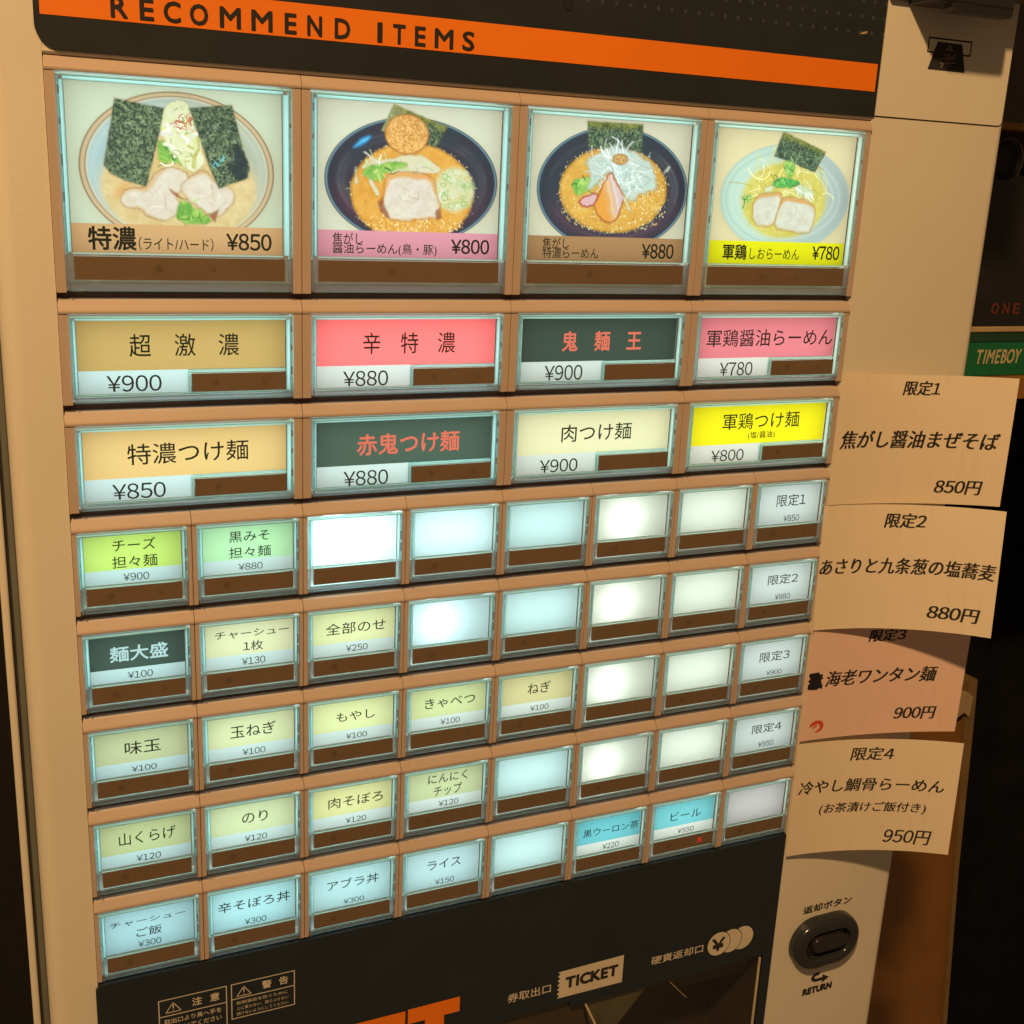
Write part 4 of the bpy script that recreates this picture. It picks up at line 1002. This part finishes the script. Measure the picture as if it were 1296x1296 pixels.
part(MB().box(181.4, 353.2, 1.6, 2.4, -600, -441.6), 'flap', M['smoke'], tm)
mb = MB().box(351.6, 352.6, .6, 1.5, -600, -446)
mb.add([(240, .9, -445.5), (241.2, .9, -445.5), (256.5, .9, -478), (255, .9, -478)], [(0, 1, 2, 3)])
mb.add([(292.6, 2.6, -446.5), (293.2, 2.6, -446.5), (306, 2.6, -461), (305.4, 2.6, -461)], [(0, 1, 2, 3)])
part(mb, 'flap_edge', M['edge_light'], tm)

# ---------------------------------------------------------------- coin return button
def stadium(cx, cz, hs, r, y, n=14):
    return [(cx + hs + r * math.cos(math.radians(-90 + 180 * i / n)), y, cz + r * math.sin(math.radians(-90 + 180 * i / n))) for i in range(n + 1)] + \
           [(cx - hs + r * math.cos(math.radians(90 + 180 * i / n)), y, cz + r * math.sin(math.radians(90 + 180 * i / n))) for i in range(n + 1)]
def loft(loops, cap=True):
    mb = MB(); n = len(loops[0]); vs = [p for l in loops for p in l]; fs = []
    for k in range(len(loops) - 1):
        fs += [[k * n + i, k * n + (i + 1) % n, (k + 1) * n + (i + 1) % n, (k + 1) * n + i] for i in range(n)]
    if cap: fs.append([(len(loops) - 1) * n + i for i in range(n)])
    return mb.add(vs, fs)
cx, cz = 395.7, -444.3
rb = part(loft([stadium(cx, cz, 7.2, r, y) for r, y in ((16.3, 1.55), (16.2, -1.5), (15.7, -3.4), (14.8, -4.7), (13.4, -5.4), (11.0, -5.7), (9.6, -5.6), (8.9, -5.2), (8.6, -4.2), (8.4, 0.5))]), 'return_bezel', M['ring'], smooth=True)
part(loft([stadium(cx, cz, 7.0, r, y) for r, y in ((8.3, -1.2), (8.0, -1.4), (1, -1.4))]), 'recess', M['ring_in'], rb)
part(loft([stadium(cx + .2, cz + 1.2, 6.9, r, y) for r, y in ((4.9, -1.3), (4.9, -5.4), (4.5, -6.0), (3.9, -6.2), (3.2, -5.9), (.4, -5.8))]), 'return_button', M['ring_btn'], rb, smooth=True)
mb = MB()
put_text(mb, '返却ボタン', (379.7, 414.2, -425.0, -420.2), 1.5, 0, .035); part(mb, 'lettering', M['dark_ink'])
mb = MB(); put_text(mb, 'RETURN', (387.2, 407.8, -481.6, -477.6), 1.5, 0, .10); part(mb, 'lettering', M['dark_ink'])
mb = MB()
# U-turn arrow
arc = [(396.2 + 4.3 * math.cos(math.radians(a)), -471.2 + 3.2 * math.sin(math.radians(a))) for a in range(60, 271, 15)]
arc2 = [(396.2 + 1.9 * math.cos(math.radians(a)), -471.2 + 1.0 * math.sin(math.radians(a))) for a in range(270, 59, -15)]
for i in range(len(arc) - 1):
    j = len(arc2) - 1 - i
    mb.flat([arc[i], arc[i + 1], arc2[j - 1], arc2[j]], 1.5)
mb.flat([(396.2, -474.4), (400.6, -474.4), (400.6, -472.2), (396.2, -472.2)], 1.5); mb.flat([(400.2, -476.2), (405.2, -473.3), (400.2, -470.4)], 1.48)
part(mb, 'return_arrow', M['dark_ink'])

# ================================================================ paper cards stuck beside the buttons
def bend(P):
    x0, z0, phi, t0, t1, H, Wd = P
    N = 60
    s = np.linspace(0, Wd, N + 1); th = np.radians(t0 + (t1 - t0) * (s / Wd)); mid = (th[1:] + th[:-1]) / 2
    xs = np.concatenate([[0], np.cumsum(np.cos(mid)) * Wd / N]); ys = np.concatenate([[0], -np.cumsum(np.sin(mid)) * Wd / N])
    c, s_ = math.cos(math.radians(phi)), math.sin(math.radians(phi))
    def f(u, v, lift=0):
        a = u * Wd; b = -v * H
        A = a * c - b * s_; B = a * s_ + b * c
        t = math.radians(t0 + (t1 - t0) * min(max(A / Wd, 0), 1))
        X = np.interp(A, s, xs) + min(A, 0) * math.cos(math.radians(t0)) + max(A - Wd, 0) * math.cos(math.radians(t1))
        Y = np.interp(A, s, ys) - min(A, 0) * math.sin(math.radians(t0)) - max(A - Wd, 0) * math.sin(math.radians(t1))
        return (x0 + X - lift * math.sin(t), -.6 + Y - lift * math.cos(t), z0 + B)
    return f
def paper(P, mat, texts, label, dy=0):
    f = bend(P); nu, nv = 48, 12
    me_v = [f(i / nu, j / nv) for j in range(nv + 1) for i in range(nu + 1)]
    fs = [[j * (nu + 1) + i, (j + 1) * (nu + 1) + i, (j + 1) * (nu + 1) + i + 1, j * (nu + 1) + i + 1] for j in range(nv) for i in range(nu)]
    o0 = Vector(f(0, 1))
    mb = MB().add([Vector(v) - o0 for v in me_v], fs)
    o = mb.build('paper_sign', mat, None, W(o0.x, o0.y + dy, o0.z), True)
    uv = o.data.uv_layers.new(name='UVMap')
    for l in o.data.loops:
        i = l.vertex_index; uv.data[l.index].uv = ((i % (nu + 1)) / nu, 1 - (i // (nu + 1)) / nv)
    tag(o, label, 'paper sign', 'paper signs taped beside the buttons')
    mb = MB()
    for text, (u0, v0, u1, v1), kind in texts:
        if kind == 'serif': layers = ((0, -.06, .24), (0, .06, .25), (0, 0, .26))
        else: layers = ((0, 0, .25), (0, .10, .245), (0, -.10, .24), (0, .05, .235), (0, -.05, .23))
        for off, dx, lift in layers:
            v, fc = glyphs(text)
            n = sum(2 if ord(q) > 255 else 1 for q in text) / 2
            e = dx * (u1 - u0) / n * .28; sh = .16 * abs(v1 - v0) * P[5] / P[6]
            mb.add([Vector(f(u0 + a * (u1 - u0) + e + sh * (b - .5), v0 + b * (v1 - v0), lift)) - o0 for a, b in v], fc)
    mb.build('lettering', M['dark_ink'], o)
    return o, f, o0
paper((359.48, -113.17, .35, 4.78, 30.77, 66.56, 92.73), M['paper'], [('限定1', (.379, .154, .584, .045), 0), ('焦がし醤油まぜそば', (.036, .562, .939, .425), 0), ('850円', (.628, .918, .881, .808), 0)],
      'beige wood-grain paper sign reading 限定1 and 850円, topmost beside the buttons')
paper((357.33, -180.03, 1.94, 8.02, 48.98, 67.53, 91.77), M['paper'], [('限定2', (.371, .182, .591, .066), 0), ('あさりと九条葱の塩蕎麦', (.011, .55, .983, .422), 0), ('880円', (.653, .902, .921, .79), 0)],
      'strongly curled beige paper sign reading 限定2 and 880円', -.35)
p3, f3, o3 = paper((360.7, -242.36, -.43, 1.98, 19.24, 69.48, 95.02), M['paper_pink'], [('限定3', (.376, .211, .601, .112), 0), ('海老ワンタン麺', (.128, .56, .826, .432), 0), ('900円', (.604, .884, .855, .778), 0)],
      'pinkish paper sign reading 限定3 with a blacked-out character and red mark')
rg = random.Random(4)
mb = MB()
for k in range(26):
    v = .44 + .115 * k / 25; u0 = .004 + rg.random() * .03; u1 = .07 + rg.random() * .035; h = .006 + rg.random() * .004; sl = (rg.random() - .25) * .035
    mb.add([Vector(f3(u, vv, .3 + .004 * k)) - o3 for u, vv in ((u0, v + h), ((u0 + u1) / 2, v + h + sl / 2), (u1, v + h + sl), (u1, v - h + sl), ((u0 + u1) / 2, v - h + sl / 2), (u0, v - h))], [(0, 1, 2, 3, 4, 5)])
mb.build('handwriting', M['marker'], p3)
mb = MB()
def stroke(pts, w):
    for i in range(len(pts) - 1):
        (u0, v0), (u1, v1) = pts[i], pts[i + 1]
        du, dv = (u1 - u0) * 95, (v1 - v0) * 69; q = math.hypot(du, dv); nu_, nv_ = -dv / q * w[i] / 95, du / q * w[i] / 69; n2, m2 = -dv / q * w[i + 1] / 95, du / q * w[i + 1] / 69
        mb.add([Vector(f3(a, b, .28 + .002 * i)) - o3 for a, b in ((u0 + nu_, v0 + nv_), (u1 + n2, v1 + m2), (u1 - n2, v1 - m2), (u0 - nu_, v0 - nv_))], [(3, 2, 1, 0)])
stroke([(.056, .885), (.068, .868), (.085, .855), (.105, .848), (.122, .855), (.134, .872), (.136, .892), (.128, .912), (.114, .926), (.098, .934)], [.3, .9, 1.1, 1.0, 1.1, 1.2, 1.1, .9, .6, .3])
stroke([(.075, .9), (.09, .885), (.105, .878)], [.2, .5, .2])
mb.build('print', M['red_ink'], p3)
paper((359.13, -313.2, .95, 5.26, 34.58, 68.51, 93.19), M['paper'], [('限定4', (.355, .183, .611, .068), 'serif'), ('冷やし鯛骨らーめん', (.04, .455, .927, .34), 'serif'), ('(お茶漬けご飯付き)', (.188, .657, .837, .556), 'serif'), ('950円', (.61, .932, .881, .803), 'serif')],
      'beige paper sign with serif lettering reading 限定4 and 950円, lowest beside the buttons', -.3)

# ================================================================ what shows beside the machine
def solo(mb, name, mat, label, cat, origin, smooth=False):
    o0 = Vector(origin)
    mb.v = [tuple(Vector(v) - o0) for v in mb.v]
    o = mb.build(name, mat, None, W(*o0), smooth)
    return tag(o, label, cat)
solo(MB().box(-1600, 1800, 640, 700, -1500, 1100), 'back_wall', M['wall'], 'dark unlit wall behind the machine and the shelf', 'wall', (300, 670, -1500))
# brown partition board with its tan edge strip
bo = solo(MB().prism([(560, -1500), (906, -1500), (847, -865), (826, -672), (807, -508), (560, -480)], 300, 310), 'wooden_partition', M['wood'], 'plain brown wooden board standing right of the machine', 'board', (740, 304, -1500))
mb = MB().prism([(915, -1500), (852, -865), (831.5, -673), (819, -510), (814.6, -464), (806, -466), (807.4, -508), (826.2, -672), (847.2, -865), (906.2, -1500)], 296, 312)
mb.v = [tuple(Vector(v) - Vector((740, 304, -1500))) for v in mb.v]
mb.build('edge_strip', M['wood2'], bo)
solo(MB().prism([(789, -500), (795, -477), (803, -475), (808, -479), (807, -500), (800, -494)], 292, 299.5), 'folded_card', M['card_tan'], 'scrap of tan folded card on top of the brown board', 'card', (800, 296, -500))
# dark hanging cloth
mb = MB()
n = 60; pts = []
for i in range(n + 1):
    x = 640 + 1100 * i / n
    pts.append((x, 360 + 10 * math.sin(i * .9) + 5 * math.sin(i * 2.3 + 1)))
mb.add([(x, y, -1200) for x, y in pts] + [(x, y, -152) for x, y in pts] + [(x, y + 4, -152) for x, y in pts] + [(x, y + 4, -1200) for x, y in pts],
       [[i, i + 1, n + 2 + i, n + 1 + i] for i in range(n)] + [[n + 1 + i, n + 2 + i, 2 * n + 3 + i, 2 * n + 2 + i] for i in range(n)] + [[2 * n + 2 + i, 2 * n + 3 + i, 3 * n + 4 + i, 3 * n + 3 + i] for i in range(n)])
solo(mb, 'dark_curtain', M['curtain'], 'black cloth hanging below the shelf at the right', 'curtain', (1100, 360, -1200), True)
# shelf and what stands on it
sh = solo(MB().box(470, 1200, 95, 330, -150, -135.2, 0, 1), 'shelf', M['wood'], 'brown wooden shelf board carrying the green box', 'shelf', (800, 200, -150))
gb = solo(MB().box(500, 700, 100, 180, -135, -107.4, 0, .6), 'printed_box', M['green_box'], 'flat green box with pale lettering on the shelf', 'box', (600, 140, -135))
off = Vector((600, 140, -135))
def on(parent, mb, name, mat, o0):
    mb.v = [tuple(Vector(v) - o0) for v in mb.v]; return mb.build(name, mat, parent)
on(gb, MB().box(499.6, 700.4, 99.4, 180.4, -113.2, -106.9, 0, .5), 'lid', M['green_dark'], off)
mb = MB(); put_text(mb, 'TIMEBOY', (548.8, 586.5, -127.0, -118.2), 99.7, 0, .03, .18)
on(gb, mb, 'lettering', M['gold'], off)
solo(MB().box(490, 705, 98.5, 182, -106.8, -103.4, 0, .6), 'flat_tray', M['card_tan'], 'thin tan tray between the green box and black carton', 'tray', (600, 140, -106.8))
bc = solo(MB().box(498, 700, 98.8, 182, -103.2, -16.2, 0, .8), 'carton', M['blackbox'], 'black carton with faint brick-red letters on the tan tray', 'carton', (600, 140, -103.2))
mb = MB()
for ch, x0_, x1_ in (('O', 553.5, 559.4), ('N', 563.2, 568.2), ('E', 571.9, 577.3)): put_text(mb, ch, (x0_, x1_, -95.2, -88.8), 98.5, 0, .04)
on(bc, mb, 'lettering', M['brick'], Vector((600, 140, -103.2)))
solo(MB().box(470, 1200, 96, 330, 14.2, 18.4, 0, .8), 'upper_shelf', M['wood'], 'narrow brown shelf edge above the dark dishes', 'shelf', (800, 200, 14.2))
def dish(x, z, r, rim):
    loops = []
    for rr, y in ((r * .55, 112), (r * .9, 104), (r, 101), (r * .97, 100), (r * .9, 103), (r * .5, 110)):
        loops.append([(x + rr * math.cos(a * math.pi / 24), y, z + rr * math.sin(a * math.pi / 24)) for a in range(48)])
    mb = loft(loops); return mb
for i, (x, z, r, lab) in enumerate(((549, -3, 13, 'larger round dark dish standing on the carton, nearest the machine'), (577, -4, 12, 'smaller round dark dish standing on the carton, farther from the machine'))):
    d = solo(dish(x, z, r, 0), 'dish', M['blackbox'], lab, 'dish', (x, 106, z - r), True); d['group'] = 'dark dishes on the carton'
    ring = [[(x + (r - .3 + .5 * math.cos(b * 1.05)) * math.cos(a * math.pi / 24), 99.9 + .5 * math.sin(b * 1.05), z + (r - .3 + .5 * math.cos(b * 1.05)) * math.sin(a * math.pi / 24)) for a in range(48)] for b in range(7)]
    on(d, loft(ring, False), 'rim', M['grey_wire'], Vector((x, 106, z - r)))
